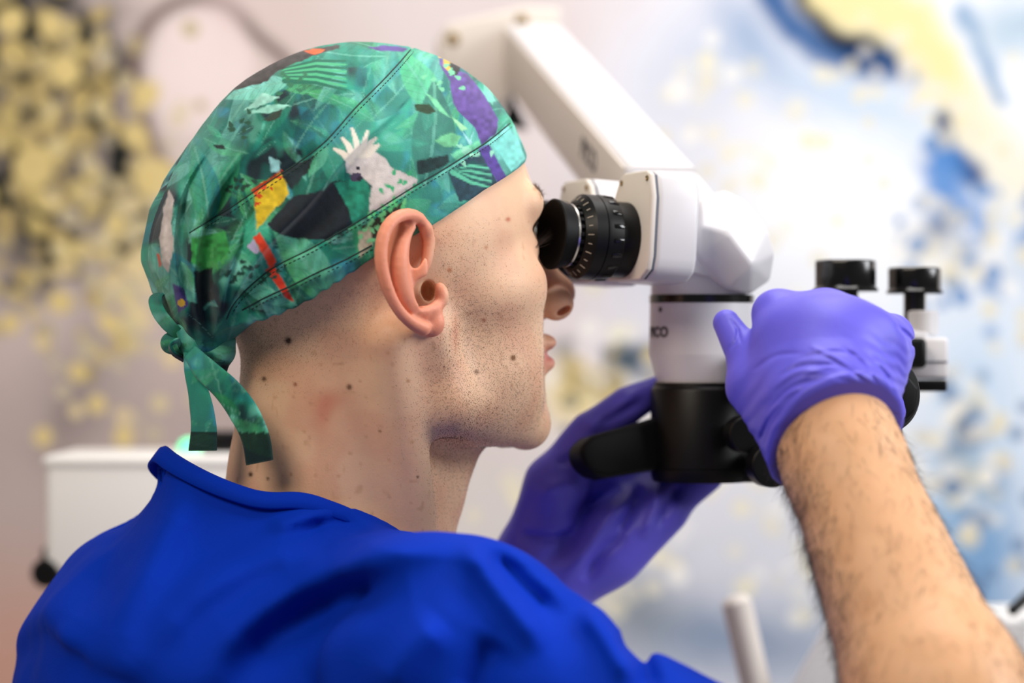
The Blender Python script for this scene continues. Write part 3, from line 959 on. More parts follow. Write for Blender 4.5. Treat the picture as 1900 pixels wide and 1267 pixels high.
def _cap_folds(xm, ym):
    h = np.zeros(len(xm))
    for pts, hh, w in FOLDS:
        dd, t, sd = polyside(xm, ym, spline(pts, 24))
        e = np.clip(np.minimum(t, 1 - t) * 5, 0, 1)
        # a pleat: steep on one side, running out slowly on the other
        pr_ = np.where(sd > 0, np.exp(-(dd / (2.2 * w)) ** 2), np.exp(-(dd / (.5 * w)) ** 2)) if hh > 1.5 else np.exp(-(dd / w) ** 2)
        h += 2.1 * hh * pr_ * (0.25 + .75 * e)
    for sm_, dep in ((SEAM_BAND[::3], .5), (SEAM_TOP[::3], .55)):
        dd, _ = polydist(xm, ym, sm_)
        h -= dep * np.exp(-(dd / 3.5) ** 2); h += .35 * np.exp(-((dd - 8) / 6) ** 2)
    return h
CAP_RELIEF = Relief(_cap_folds, 240, 1010, 60, 700)
def cap(p):
    L = to_local(p)
    La = np.stack([L[..., 0], np.abs(L[..., 1]), L[..., 2]], -1)
    d, up = cap_base(L)
    # cloth drawn down and together to the knot
    g = rc(p, P(405, 500, 22), KNOT + A([8, 0, 2]), 34, 9)
    cut = (-up) * 0.86
    d = smax(d, cut, 1.2)
    d = smin(d, g, 16)
    near = np.abs(d) < 9
    if near.any():
        q = p[near].astype(float)
        x, y = PX(q)
        far = L[near][..., 1] < 0
        Lq = La[near]
        pm = (Lq @ np.stack([FW, RT, UP]).astype(f32)) + OH.astype(f32)
        xm, ym = PX(pm.astype(float))
        h = CAP_RELIEF(xm, ym)
        n3 = vnoise(q, 15, 21) - .5; n4 = vnoise(q, 7, 22) - .5
        upn = up[near]
        h += (n3 * .7 + n4 * .5) * np.clip(upn / 10, 0.2, 1)
        # elastic gathers at the lower edge behind the ear
        ga = np.exp(-((upn - 5) / 7) ** 2) * np.clip((700 - xm) / 60, 0, 1)
        h += ga * .7 * np.sin(xm / 4.6 + 3 * vnoise(q, 9, 5))
        d[near] = d[near] - h.astype(f32)
    return d

def print_col(x, y, seed=11):
    """leaf and bird print of the fabric (side-plane units)"""
    n = len(x); xy = np.stack([x, y], -1)
    a1 = vnoise(xy, 60, seed); a2 = vnoise(xy, 26, seed + 1); a3 = vnoise(xy * A([1, .4]), 9, seed + 2); a4 = vnoise(xy, 130, seed + 3)
    cols = [lin(14, 44, 52), lin(16, 108, 96), lin(44, 156, 126), lin(128, 204, 176), lin(40, 128, 150)]
    c = np.tile(cols[1], (n, 1))
    def ov(col, m):
        m = np.clip(m, 0, 1)[:, None]; c[:] = c * (1 - m) + np.asarray(col) * m
    ov(cols[2], (a1 - .42) * 5); ov(cols[0], (.44 - a4) * 5 + (.36 - a2) * 4); ov(cols[4], (a2 - .58) * 5 * (a4 > .5)); ov(cols[3], (a1 + a2 - 1.25) * 4)
    r = np.random.default_rng(seed)
    x0, x1, y0, y1 = x.min(), x.max(), y.min(), y.max()
    pal = [(22, 120, 100), (36, 150, 118), (70, 178, 140), (130, 208, 176), (18, 84, 80), (12, 40, 48), (60, 160, 90), (96, 190, 120), (28, 132, 148), (150, 216, 200), (16, 62, 60), (24, 104, 76)]
    area_ = (x1 - x0) * (y1 - y0)
    N = int(area_ / 1500)
    for k in range(N):
        cx, cy = r.uniform(x0, x1), r.uniform(y0, y1); big = r.random() < .35
        ln = r.uniform(45, 105) if big else r.uniform(16, 40); wd = ln * r.uniform(.22, .42); an = r.uniform(0, 2 * math.pi)
        m = np.where((np.abs(x - cx) < ln) & (np.abs(y - cy) < ln))[0]
        if not len(m): continue
        X = x[m] - cx; Y = y[m] - cy
        u = (X * math.cos(an) + Y * math.sin(an)) / ln; v = (-X * math.sin(an) + Y * math.cos(an)) / wd
        v = v + .25 * u * u
        ins = np.abs(v) < (1 - np.abs(u) ** 1.8) * (1 - .25 * u)
        soft = np.clip(((1 - np.abs(u) ** 1.8) * (1 - .25 * u) - np.abs(v)) * wd / 2.5, 0, 1)[ins][:, None]
        m = m[ins]; u = u[ins]; v = v[ins]
        if not len(m): continue
        b = lin(*pal[r.integers(len(pal))]); b2 = lin(*pal[r.integers(len(pal))])
        t = np.clip(.5 + .45 * v + .4 * (a3[m] - .5), 0, 1)[:, None]
        cc = b * (1 - t) + b2 * t
        vein = (np.sin((u * (6 if big else 4) - np.abs(v) * 2.2) * 5) > .8)[:, None]
        cc = np.where(vein, cc * .7 + b2 * .1, cc)
        cc = np.where((np.abs(v) < .07)[:, None], cc * .5 + lin(160, 220, 190) * .4, cc)
        al = r.uniform(.35, .8) * soft
        c[m] = c[m] * (1 - al) + cc * al
    c *= (0.82 + .36 * a3)[:, None]
    c[:] = np.clip(c, 0, 1) ** 1.1 * A([.86, .98, 1.12])
    ov(lin(96, 196, 176), np.clip((a4 - .42) * 2.2, 0, 1) * .3)
    return c

def motifs(c, x, y, n3):
    def Z(pts): return [(250 + a / 2.375, 50 + b / 2.375) for a, b in pts]
    def poly(pts, col, tex=.25, jag=3.0):
        zp = Z(pts); w = 0
        for ox, oy in ((0, 0), (1.2, .4), (-.4, 1.2), (-1.2, -.4), (.4, -1.2)): w = w + inpoly(x + (n3 - .5) * jag + ox, y + (n3 - .5) * jag + oy, zp) * .2
        m = w > 0; wm = w[m][:, None]
        c[m] = c[m] * (1 - wm) + np.asarray(lin(*col)) * (1 - tex + 2 * tex * n3[m])[:, None] * wm; return w > .5
    def dot(a, b, ra, rb, col):
        X, Y = 250 + a / 2.375, 50 + b / 2.375
        m = ((x - X) / (ra / 2.375)) ** 2 + ((y - Y) / (rb / 2.375)) ** 2 < 1; c[m] = lin(*col)
    def stroke(pts, w, col):
        d, t = polydist(x, y, Z(pts)); al = np.clip((w / 2.375 * (1.1 - .7 * t) - d) / 2 + .5, 0, 1); m = al > 0; c[m] = c[m] * (1 - al[m][:, None]) + lin(*col) * al[m][:, None]
    # dark foliage masses
    poly([(585, 870), (700, 745), (830, 720), (870, 680), (950, 675), (965, 780), (930, 880), (850, 940), (690, 930), (610, 900)], (20, 30, 40), .3)
    poly([(880, 690), (1010, 660), (1040, 720), (1035, 830), (960, 870), (940, 800)], (30, 134, 110), .4)
    poly([(640, 640), (720, 600), (800, 560), (760, 640), (690, 720)], (24, 40, 46), .4)
    poly([(1230, 340), (1300, 340), (1330, 375), (1290, 385), (1240, 370)], (40, 66, 44), .3)
    poly([(1240, 590), (1380, 560), (1390, 600), (1300, 640), (1250, 650)], (20, 48, 50), .4)
    poly([(1380, 640), (1520, 540), (1560, 600), (1600, 690), (1500, 760), (1430, 770)], (38, 70, 84), .3)
    poly([(1000, 880), (1130, 800), (1190, 760), (1180, 830), (1080, 920), (1000, 960)], (44, 48, 40), .4)
    poly([(250, 930), (400, 900), (420, 990), (330, 1080), (250, 1040)], (46, 140, 70), .5)
    poly([(260, 1080), (340, 1060), (350, 1200), (280, 1250)], (14, 36, 40), .4)
    # soft plume of a palm
    for k in range(9):
        stroke([(660, 190 + 6 * k), (800, 150 + 12 * k), (930, 150 + 16 * k)], 10, (72, 176, 128) if k % 2 else (24, 104, 84))
    for k in range(8):
        stroke([(1400, 640), (1480, 600 + 12 * k), (1570, 610 + 14 * k)], 10, (96, 196, 160) if k % 2 else (28, 84, 84))
    # bright leaves
    for q, col in (([(1320, 500), (1390, 465), (1440, 480), (1420, 530), (1360, 525)], (108, 190, 140)), ([(1280, 290), (1330, 320), (1390, 400), (1340, 370)], (110, 196, 150)),
                   ([(1390, 390), (1470, 450), (1440, 460)], (150, 214, 160)), ([(1440, 455), (1480, 530), (1495, 460), (1480, 500)], (150, 206, 210)),
                   ([(1390, 560), (1520, 500), (1530, 525), (1420, 590)], (110, 204, 160)), ([(480, 370), (560, 290), (640, 310), (560, 345)], (150, 210, 196)),
                   ([(490, 380), (600, 340), (690, 345), (600, 380)], (140, 206, 190)), ([(560, 410), (650, 355), (640, 400), (600, 415)], (44, 60, 50)),
                   ([(590, 570), (640, 590), (640, 640), (600, 640)], (140, 200, 210)), ([(340, 515), (390, 520), (400, 540), (360, 535)], (22, 40, 44)),
                   ([(1640, 430), (1690, 490), (1720, 580), (1660, 640), (1610, 560), (1570, 520)], (118, 206, 196))):
        poly(q, col, .25)
    # white crested bird
    poly([(930, 600), (960, 545), (1000, 555), (1060, 552), (1105, 578), (1130, 620), (1200, 648), (1247, 672), (1240, 700), (1150, 762), (1080, 805), (1035, 825), (1035, 760), (1045, 700), (1010, 668), (970, 655), (935, 640)], (208, 200, 200), .12, 2)
    for e in ([(985, 560), (975, 500), (958, 448)], [(1000, 560), (1015, 500), (1025, 460)], [(1020, 560), (1040, 510), (1062, 490)], [(960, 565), (940, 520), (915, 490)], [(950, 590), (915, 555), (880, 538)], [(1030, 560), (1060, 530), (1075, 520)]):
        stroke(e, 16, (222, 214, 204))
    dot(985, 622, 8, 8, (24, 22, 44)); dot(976, 662, 26, 20, (74, 66, 92)); dot(990, 668, 12, 10, (40, 36, 56))
    # red and yellow bird
    m = poly([(525, 720), (560, 690), (640, 640), (668, 690), (680, 735), (655, 765), (600, 820), (540, 895), (530, 800)], (216, 186, 38), .3)
    m2 = m & (((x - (250 + 520 / 2.375)) + (y - (50 + 700 / 2.375)) * .8) < 26 + 24 * (n3 - .5) * 2); c[m2] = lin(206, 74, 28)
    stroke([(520, 720), (590, 680), (650, 630)], 7, (196, 60, 26))
    poly([(522, 930), (552, 905), (600, 985), (625, 1035), (596, 1062), (575, 1020)], (212, 62, 34), .25)
    poly([(575, 1070), (612, 1050), (650, 1110), (705, 1215), (665, 1195), (620, 1130)], (204, 54, 34), .25)
    poly([(495, 970), (525, 935), (550, 990), (530, 1000)], (176, 168, 206), .2)
    # violet parrot
    poly([(1335, 120), (1400, 190), (1465, 205), (1500, 245), (1545, 305), (1605, 412), (1590, 470), (1530, 522), (1500, 445), (1425, 372), (1400, 330), (1390, 240), (1350, 180)], (92, 70, 140), .35)
    poly([(1515, 535), (1560, 515), (1600, 590), (1642, 668), (1605, 695), (1560, 620)], (84, 64, 146), .3)
    dot(1405, 180, 28, 34, (24, 22, 30)); stroke([(1378, 140), (1372, 170), (1395, 200)], 16, (214, 170, 60)); dot(1345, 128, 9, 9, (216, 176, 80)); dot(1346, 128, 5, 5, (20, 20, 20))
    poly([(1025, 90), (1110, 82), (1205, 92), (1180, 108), (1080, 106)], (86, 66, 140), .3)
    # dark bird on the crown
    poly([(415, 285), (450, 225), (520, 170), (620, 128), (750, 100), (905, 78), (900, 95), (780, 130), (640, 190), (580, 240), (500, 262)], (62, 58, 58), .4)
    poly([(745, 108), (775, 95), (838, 97), (825, 115), (790, 122)], (224, 102, 52), .15)
    # pale bird at the back
    poly([(150, 715), (172, 760), (160, 860), (172, 960), (150, 1085), (122, 1050), (108, 930), (128, 800)], (190, 180, 178), .15)
    poly([(95, 1000), (108, 1000), (118, 1050), (108, 1060)], (208, 76, 40), .1)
    poly([(165, 1130), (215, 1150), (240, 1230), (190, 1260)], (70, 60, 130), .3); dot(205, 1215, 18, 16, (208, 170, 50))
    poly([(985, 900), (1040, 880), (1050, 960), (990, 1020)], (176, 170, 150), .3)
    # little sprigs
    r = np.random.default_rng(3)
    for bx, by, col in ((1110, 840, (110, 210, 140)), (1160, 790, (90, 200, 130)), (1180, 700, (60, 170, 120)), (700, 250, (40, 110, 80)), (1350, 230, (110, 190, 150)), (1480, 560, (150, 220, 190)), (440, 430, (30, 80, 60)), (470, 700, (24, 60, 50)), (480, 1090, (20, 60, 56)), (1040, 880, (120, 210, 150)), (330, 1020, (70, 160, 90)), (560, 1100, (20, 70, 60))):
        for k in range(9):
            a, b = bx + r.normal(0, 38), by + r.normal(0, 26); an = r.uniform(0, 6.28)
            stroke([(a, b), (a + 16 * math.cos(an), b + 16 * math.sin(an))], 9, col)
    return c

print('cap')
xs = axis_grid(-208, 40, [(40, 0.85)])
ys = axis_grid(-40, 190, [(80, 0.85), (190, 2.4)])
zs = axis_grid(-20, 185, [(185, 0.85)])
cv, cf = mesh_sdf(cap, xs, ys, zs, steps=1, margin=6)
print('cap verts', len(cv))
cl = to_local(cv.astype(f32)).astype(float)
cx_, cy_ = PX(cv)
nearc = cl[:, 1] > -6
ccol = np.zeros((len(cv), 3))
# behind the middle line the print goes on round the head
xm = np.where(nearc, cx_, 2 * cx_ - cx_ + 0); ym = cy_
ccol[nearc] = motifs(print_col(cx_[nearc], cy_[nearc], 11), cx_[nearc], cy_[nearc], vnoise(np.stack([cx_[nearc], cy_[nearc]], -1), 7, 5))
fl = ~nearc
Lm = cl[fl].copy(); Lm[:, 1] *= -1
fx, fy = PX(to_world(Lm))
ccol[fl] = print_col(1900 - fx, fy, 23)
dd, _ = polydist(cx_, cy_, SEAM_BAND[::3]); d2, _ = polydist(cx_, cy_, SEAM_TOP[::3])
capo = mesh_np('surgical_cap', cv, cf, M['cap'], person, col=np.clip(ccol, 0, 1))
tag(capo, 'green cotton surgical cap printed with leaves and parrots')

def seam_on(pts, rad, off):
    out = trace_many(cap, pts)
    ok = np.abs(cap(out.astype(f32))) < 0.5
    st_ = np.concatenate([[0], np.linalg.norm(np.diff(out, axis=0), axis=-1)])
    out = out[ok]
    g_, _ = grad(cap, out, 0.8)
    return out + g_ * off
for pts in (SEAM_BAND, SEAM_TOP, SEAM_LOW):
    c3 = seam_on(pts, .3, 0.05)
    tube('seam', c3, 0.42, M['stitch'], capo, 6)
    # one row of stitches beside each seam, joined in one piece
    c4 = seam_on(pts + A([4.5, 5.5]), .3, 0.1)
    c4 = spline(c4[::4], len(c4) * 2)
    sl = np.concatenate([[0], np.cumsum(np.linalg.norm(np.diff(c4, axis=0), axis=-1))])
    vv, qq, nb_ = [], [], 0
    for s0 in np.arange(1, sl[-1] - 2, 2.6):
        seg_ = np.stack([np.interp(np.linspace(s0, s0 + 1.7, 4), sl, c4[:, k]) for k in range(3)], -1)
        v_, q_ = tube_arrays(seg_, [.12, .26, .26, .12], 5); vv.append(v_); qq.append(q_ + nb_); nb_ += len(v_)
    mesh_np('stitching', np.concatenate(vv), np.concatenate(qq), M['stitch'], capo)['kind'] = 'stuff'

# knot, loop and the two tie ends
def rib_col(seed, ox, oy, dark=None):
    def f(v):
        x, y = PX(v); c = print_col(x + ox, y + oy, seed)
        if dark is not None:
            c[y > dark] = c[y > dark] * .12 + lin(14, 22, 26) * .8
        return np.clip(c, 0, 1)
    return f
def strip(name, pts, wd, width, parent, colfn, n=60, thick=1.6):
    cen = spline(pts, n); w = spline(wd, n) if len(wd) > 1 else np.tile(wd[0], (n, 1))
    return ribbon(name, cen, w, M['cap'], parent, width, thick, colfn)
def knot_sdf(p):
    d = rc(p, KNOT + A([-13, 2, 1]), KNOT + A([15, -2, -4]), 6.0, 7.0)
    d = smin(d, rc(p, KNOT + A([-4, -6, 8]), KNOT + A([2, -6, -9]), 5.6, 5.6), 2.5)
    d = smin(d, rc(p, KNOT + A([16, 0, 2]), KNOT + A([13, 2, -14]), 6, 4), 3)
    return d
kv, kf = mesh_sdf(knot_sdf, axis_grid(KNOT[0] - 26, KNOT[0] + 30, [(999, 1.0)]), axis_grid(KNOT[1] - 18, KNOT[1] + 16, [(999, 1.0)]), axis_grid(KNOT[2] - 26, KNOT[2] + 22, [(999, 1.0)]))
kx, ky = PX(kv)
tag(mesh_np('knot', kv, kf, M['cap'], capo, col=np.clip(print_col(kx, ky * 1.3, 31) * .9, 0, 1)), 'tied knot of the printed fabric')
strip('tie_loop', [KNOT + A([-4, -2, 4]), P(322, 612, 14), P(296, 582, 12), P(288, 555, 14), P(300, 545, 18), P(318, 552, 24), P(330, 590, 28), KNOT + A([-2, 4, 5])],
      [A([.35, -.75, .5]), A([.5, -.8, .2]), A([.6, -.8, .0]), A([.5, -.85, .1])], np.interp(np.linspace(0, 1, 60), [0, .2, .5, .8, 1], [8, 15, 17, 15, 8]), capo, rib_col(41, 60, 10))
strip('tie_loop', [KNOT + A([-8, -3, -2]), P(330, 632, 10), P(316, 640, 10), P(322, 655, 14), KNOT + A([-6, 0, -8])], [A([.2, -.9, .2])], 9, capo, rib_col(43, 60, 10))
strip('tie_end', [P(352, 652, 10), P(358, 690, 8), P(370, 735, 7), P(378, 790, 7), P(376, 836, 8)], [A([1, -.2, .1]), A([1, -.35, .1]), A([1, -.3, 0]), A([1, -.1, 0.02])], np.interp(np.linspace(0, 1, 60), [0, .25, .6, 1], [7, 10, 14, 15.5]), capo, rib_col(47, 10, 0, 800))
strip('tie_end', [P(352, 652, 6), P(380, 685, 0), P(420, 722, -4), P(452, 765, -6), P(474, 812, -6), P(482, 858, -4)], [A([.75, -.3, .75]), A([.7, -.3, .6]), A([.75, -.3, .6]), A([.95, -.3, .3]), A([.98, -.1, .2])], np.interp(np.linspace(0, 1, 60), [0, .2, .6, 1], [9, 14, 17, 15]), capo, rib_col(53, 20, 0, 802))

# ------------------------------------------------------------------ scrub top
NC = A([-112., 75.]); NF = A([math.cos(PSI), math.sin(PSI)]); NR = A([math.sin(PSI), -math.cos(PSI)])
NA, NBR = 86.0, 71.0
PHI = np.radians([0, 30, 60, 78, 90, 110, 122, 135, 160, 180]); ZPH = A([-165, -145, -120, -103, -92, -81, -83, -78, -66, -58.])
def rim_z(phi): return np.interp(np.abs(phi), PHI, ZPH).astype(f32)
FOLD_S = [  # ridges and hollows of the cloth (frame units at the cloth), height mm, width
    ([(1000, 1010), (830, 985), (700, 1030), (560, 1090), (420, 1190), (330, 1290)], 5, 45),
    ([(760, 1090), (640, 1110), (520, 1170), (430, 1270)], -6, 50),
    ([(640, 945), (560, 960), (500, 985)], 3, 18),
    ([(690, 985), (620, 965), (560, 985)], -2.0, 14),
    ([(600, 1010), (480, 1040), (360, 1110), (250, 1230)], 4, 34),
    ([(350, 900), (300, 1000), (240, 1130), (215, 1267)], 3.5, 40),
    ([(300, 870), (230, 1000), (150, 1150)], -3, 34),
    ([(860, 1000), (900, 1060), (960, 1140), (1010, 1210)], 4, 24),
    ([(900, 1000), (960, 1080), (1040, 1150)], -4, 22),
    ([(1080, 1120), (1130, 1190), (1180, 1267)], 4, 24),
    ([(1150, 1170), (1190, 1230), (1210, 1290)], -4.5, 22),
    ([(820, 1150), (760, 1210), (700, 1290)], 5, 36),
    ([(930, 1190), (900, 1240), (880, 1300)], -5, 36),
]
def _scrub_folds(x, y):
    h = np.zeros(len(x))
    for pts, hh, w in FOLD_S:
        dd, t = polydist(x, y, spline(pts, 24))
        h += 2.1 * hh * np.exp(-(dd / w) ** 2) * np.clip(np.minimum(t, 1 - t) * 4 + .15, 0, 1)
    return h
SCRUB_RELIEF = Relief(_scrub_folds, -100, 1400, 760, 1900, 5)
def cloth0(p):
    Mt = np.stack([A([NF[0] * .97, NF[1] * .97, .24]), A([NR[0], NR[1], 0]), A([-.24 * NF[0], -.24 * NF[1], .97])])
    d = ell(p, (-152, 92, -340), (126, 180, 235), Mt)
    d = smin(d, ell(p, (-166, 78, -195), (90, 150, 100), Mt), 40)
    d = smin(d, rc(p, SHR + A([0, 6, 2]), SHL, 56, 56), 36)
    d = smin(d, sph(p, SHR + A([4, 0, 0]), 60), 24)
    d = smin(d, rc(p, SHR, SHR + (ELR - SHR) * 0.72 + A([0, 0, -16]), 52, 45), 24)
    d = smin(d, rc(p, SHL, SHL + (ELL_ - SHL) * 0.7, 56, 54), 24)
    return d
def neckc(p):
    q0 = p[..., 0] - NC[0].astype(f32); q1 = p[..., 1] - NC[1].astype(f32)
    f = q0 * NF[0] + q1 * NF[1]; r = q0 * NR[0] + q1 * NR[1]
    s = np.sqrt((f / NA) ** 2 + (r / NBR) ** 2)
    phi = np.arctan2(r / NBR, f / NA)
    return s.astype(f32), phi
def scrub(p):
    s, phi = neckc(p)
    rz = rim_z(phi)
    drop = rz - p[..., 2]
    col = (s - 1 - np.clip(drop, -5, 120) / 80 * (0.25 + .55 * np.clip(drop / 100, 0, 1))) * 66
    col = smax(col, -drop, 1.5)
    col = smax(col, drop - 90, 20)
    d = cloth0(p)
    d = smax(d, np.where(s < 1.5, -drop + 1 - 40 * np.clip(s - 1.15, 0, 1), -50).astype(f32), 6)
    d = smin(d, col, 22)
    hole = smax((s - 0.975) * 66, (-150 - p[..., 2]), 4)
    d = smax(d, -hole, 1.5)
    nearm = np.abs(d) < 14
    if nearm.any():
        q = p[nearm].astype(float); x, y = PX(q); h = np.zeros(len(x))
        fade = np.clip(drop[nearm] / 12, 0, 1)
        h += SCRUB_RELIEF(x, y)
        h += (vnoise(q, 40, 61) - .5) * 4 + (vnoise(q, 17, 62) - .5) * 1.6
        h = np.where(q[:, 1] < 90, h, h * .4) * np.where(s[nearm] < .99, 0, fade)
        d[nearm] = d[nearm] - h.astype(f32)
    return d
print('scrub')
sv, sf = mesh_sdf(scrub, axis_grid(-350, 190, [(999, 2.6)]), axis_grid(-200, 330, [(120, 2.6), (330, 5)]), axis_grid(-470, -40, [(-230, 5), (-40, 2.2)]), margin=6)
so = mesh_np('scrub_top', sv, sf, M['scrub'], person)
tag(so, 'royal blue cotton scrub top')
# collar band with a row of stitching
n = 220; ph = np.linspace(-math.pi, math.pi, n)
cz_ = rim_z(ph).astype(float); cz_ = np.convolve(np.concatenate([cz_[-9:], cz_, cz_[:9]]), np.ones(9) / 9, 'same')[9:-9]
def ringp(scale, dz): return np.stack([NC[0] + scale * (NA * np.cos(ph) * NF[0] + NBR * np.sin(ph) * NR[0]), NC[1] + scale * (NA * np.cos(ph) * NF[1] + NBR * np.sin(ph) * NR[1]), cz_ + dz], -1)
prof = [(0.965, -6), (0.965, 0.5), (0.985, 2.2), (1.01, 1.6), (1.035, -1), (1.075, -5.5), (1.06, -6.8), (1.03, -6.5)]
rg = np.stack([ringp(a, b) for a, b in prof], 1); k = len(prof)
i = np.arange(n - 1)[:, None]; j = np.arange(k)[None]
q = np.stack([i * k + j, (i + 1) * k + j, (i + 1) * k + (j + 1) % k, i * k + (j + 1) % k], -1).reshape(-1, 4)
band = mesh_np('collar_band', rg.reshape(-1, 3), q, M['scrub'], so)

# ------------------------------------------------------------------ gloves
def wrinkles(lines, gain, *rng_):
    def f(x, y):
        h = np.zeros(len(x))
        for pts, hh, w in lines:
            dd, t = polydist(x, y, spline(pts, 20))
            h += gain * hh * np.exp(-(dd / w) ** 2) * np.clip(np.minimum(t, 1 - t) * 4, 0, 1)
        return h
    return Relief(f, *rng_)
# right hand: fist closed round the handle, back of the hand to the camera, thumb up
KN = [P(1440, 582, -40), P(1533, 584, -44), P(1602, 610, -34), P(1657, 622, -18)]
WK = [P(1478, 735, -76), P(1515, 722, -84), P(1562, 724, -82), P(1588, 742, -74)]
KR = [12.2, 12.6, 11.8, 10.4]
cA, cB, cC = P(1530, 724, -104), P(1432, 893, -72), P(1650, 790, -74)
CN = nrm(np.cross(cB - cA, cC - cA)); CN = CN if CN @ FA > 0 else -CN
WR_R = [([(1440, 700), (1500, 676), (1590, 694), (1650, 775)], -.9, 5), ([(1432, 722), (1480, 690), (1540, 690)], .7, 6), ([(1520, 652), (1580, 690), (1630, 752)], -1.0, 5),
        ([(1500, 640), (1560, 672), (1612, 726)], .8, 6), ([(1420, 770), (1470, 718), (1530, 702)], -.9, 5), ([(1412, 800), (1450, 740), (1500, 712)], .7, 5),
        ([(1395, 690), (1440, 660), (1500, 655)], -.5, 6), ([(1560, 640), (1605, 680), (1645, 742)], -.7, 4), ([(1590, 640), (1640, 690), (1660, 730)], -.6, 4),
        ([(1405, 830), (1425, 780), (1445, 752)], -1.0, 5), ([(1392, 800), (1415, 850), (1432, 890)], -.9, 5), ([(1660, 600), (1690, 628), (1692, 650)], -1.0, 5),
        ([(1470, 668), (1540, 652), (1600, 660)], -.5, 4), ([(1480, 700), (1550, 680), (1625, 716), (1645, 780)], .8, 4), ([(1545, 700), (1600, 720), (1640, 775)], -.8, 4),
        ([(1355, 590), (1368, 612), (1376, 640)], -.7, 4), ([(1372, 600), (1366, 630), (1352, 650)], -.6, 4)]
RELIEF_R = wrinkles([(a, b, c * .72) for a, b, c in WR_R], 1.35, 1300, 1740, 500, 940, 1.5)
def glove_r(p):
    d = None
    for k in range(4):
        e = rc(p, WK[k], KN[k], 15, KR[k])
        d = e if d is None else smin(d, e, 20)
    d = smin(d, ell(p, P(1542, 640, -56), (36, 15, 24), rot('X', -24)), 16)
    d = smin(d, rc(p, P(1540, 780, -74), P(1535, 660, -62), 30, 22), 16)
    d = smin(d, rc(p, P(1480, 810, -64), P(1398, 716, -48), 19, 13.5), 14)
    th = np.minimum(rc(p, P(1398, 716, -48), P(1381, 655, -40), 13, 10), rc(p, P(1381, 655, -40), P(1348, 599, -30), 10, 7.4))
    d = smin(d, th, 5)
    d = smin(d, rc(p, P(1578, 775, -64), P(1640, 665, -28), 19, 12), 14)
    # fingers curled away round the grip
    for k in range(4):
        a = KN[k]; L = [38, 42, 39, 31][k]; r = KR[k] * .84
        b = a + nrm(A([.04, .86, -.5])) * L; c = b + nrm(A([0.02, .05, -1])) * L * .62; e_ = c + nrm(A([0, -.85, -.35])) * L * .48
        f = np.minimum(np.minimum(rc(p, a, b, KR[k] * .95, r), rc(p, b, c, r, r * .92)), rc(p, c, e_, r * .92, r * .8))
        d = smin(d, f, 4)
    sleeve = forearm(p) - 1.8
    d = smin(d, smax(sleeve, -((p - WRR.astype(f32)) @ (-FA).astype(f32)) - 40, 4), 10)
    cut = (p - cA.astype(f32)) @ CN.astype(f32)
    ring = forearm(p)
    near = np.abs(d) < 6
    if near.any():
        q = p[near].astype(float); h = RELIEF_R(*PX(q))
        x, y = PX(q)
        m = np.exp(-(((x - 1640) / 60) ** 2 + ((y - 690) / 60) ** 2))
        h += .35 * m * np.sin((x * .55 - y * .83 + 26 * vnoise(q, 14, 8)) / 3.4)
        m2 = np.exp(-(((x - 1440) / 60) ** 2 + ((y - 760) / 90) ** 2))
        h += .4 * m2 * np.sin((x * .8 + y * .6 + 30 * vnoise(q, 16, 18)) / 4.2)
        h += (vnoise(q, 16, 41) - .5) * 1.0
        rim = np.exp(-((cut[near] + 2.2) / 1.6) ** 2)
        h += 1.1 * rim
        d[near] = d[near] - h.astype(f32)
    d = smax(d, cut, 1.0)
    return d
print('gloves')
gv, gf = mesh_sdf(glove_r, axis_grid(88, 250, [(999, 0.95)]), axis_grid(-125, 50, [(-20, 0.95), (50, 2.2)]), axis_grid(-90, 50, [(999, 0.95)]), margin=4)
go = mesh_np('glove', gv, gf, M['glove'], person)
tag(go, 'violet nitrile glove on the fist closed over the grip')

# left hand: palm to the camera, thumb over the handle
WR_L = [([(1000, 1050), (1060, 1000), (1090, 940), (1150, 900)], -2.5, 14), ([(1040, 1080), (1090, 1020), (1130, 960), (1180, 920)], 2.2, 14), ([(1080, 1080), (1120, 1020), (1160, 990)], -2.2, 12),
        ([(960, 990), (1020, 1000), (1070, 985)], -2, 10), ([(1140, 1000), (1170, 950), (1190, 900)], -2.4, 11), ([(1190, 1000), (1215, 950), (1225, 900)], 2.0, 11), ([(1215, 980), (1245, 930), (1262, 895)], -2.0, 9),
        ([(1030, 860), (1060, 850), (1090, 820)], -1.4, 8), ([(1100, 790), (1150, 765), (1200, 740)], -1.3, 9), ([(1080, 800), (1130, 770), (1190, 722)], 1.0, 9), ([(990, 920), (1040, 900), (1080, 905)], 1.2, 14)]
RELIEF_L = wrinkles(WR_L, 2.0, 900, 1420, 640, 1240, 2)
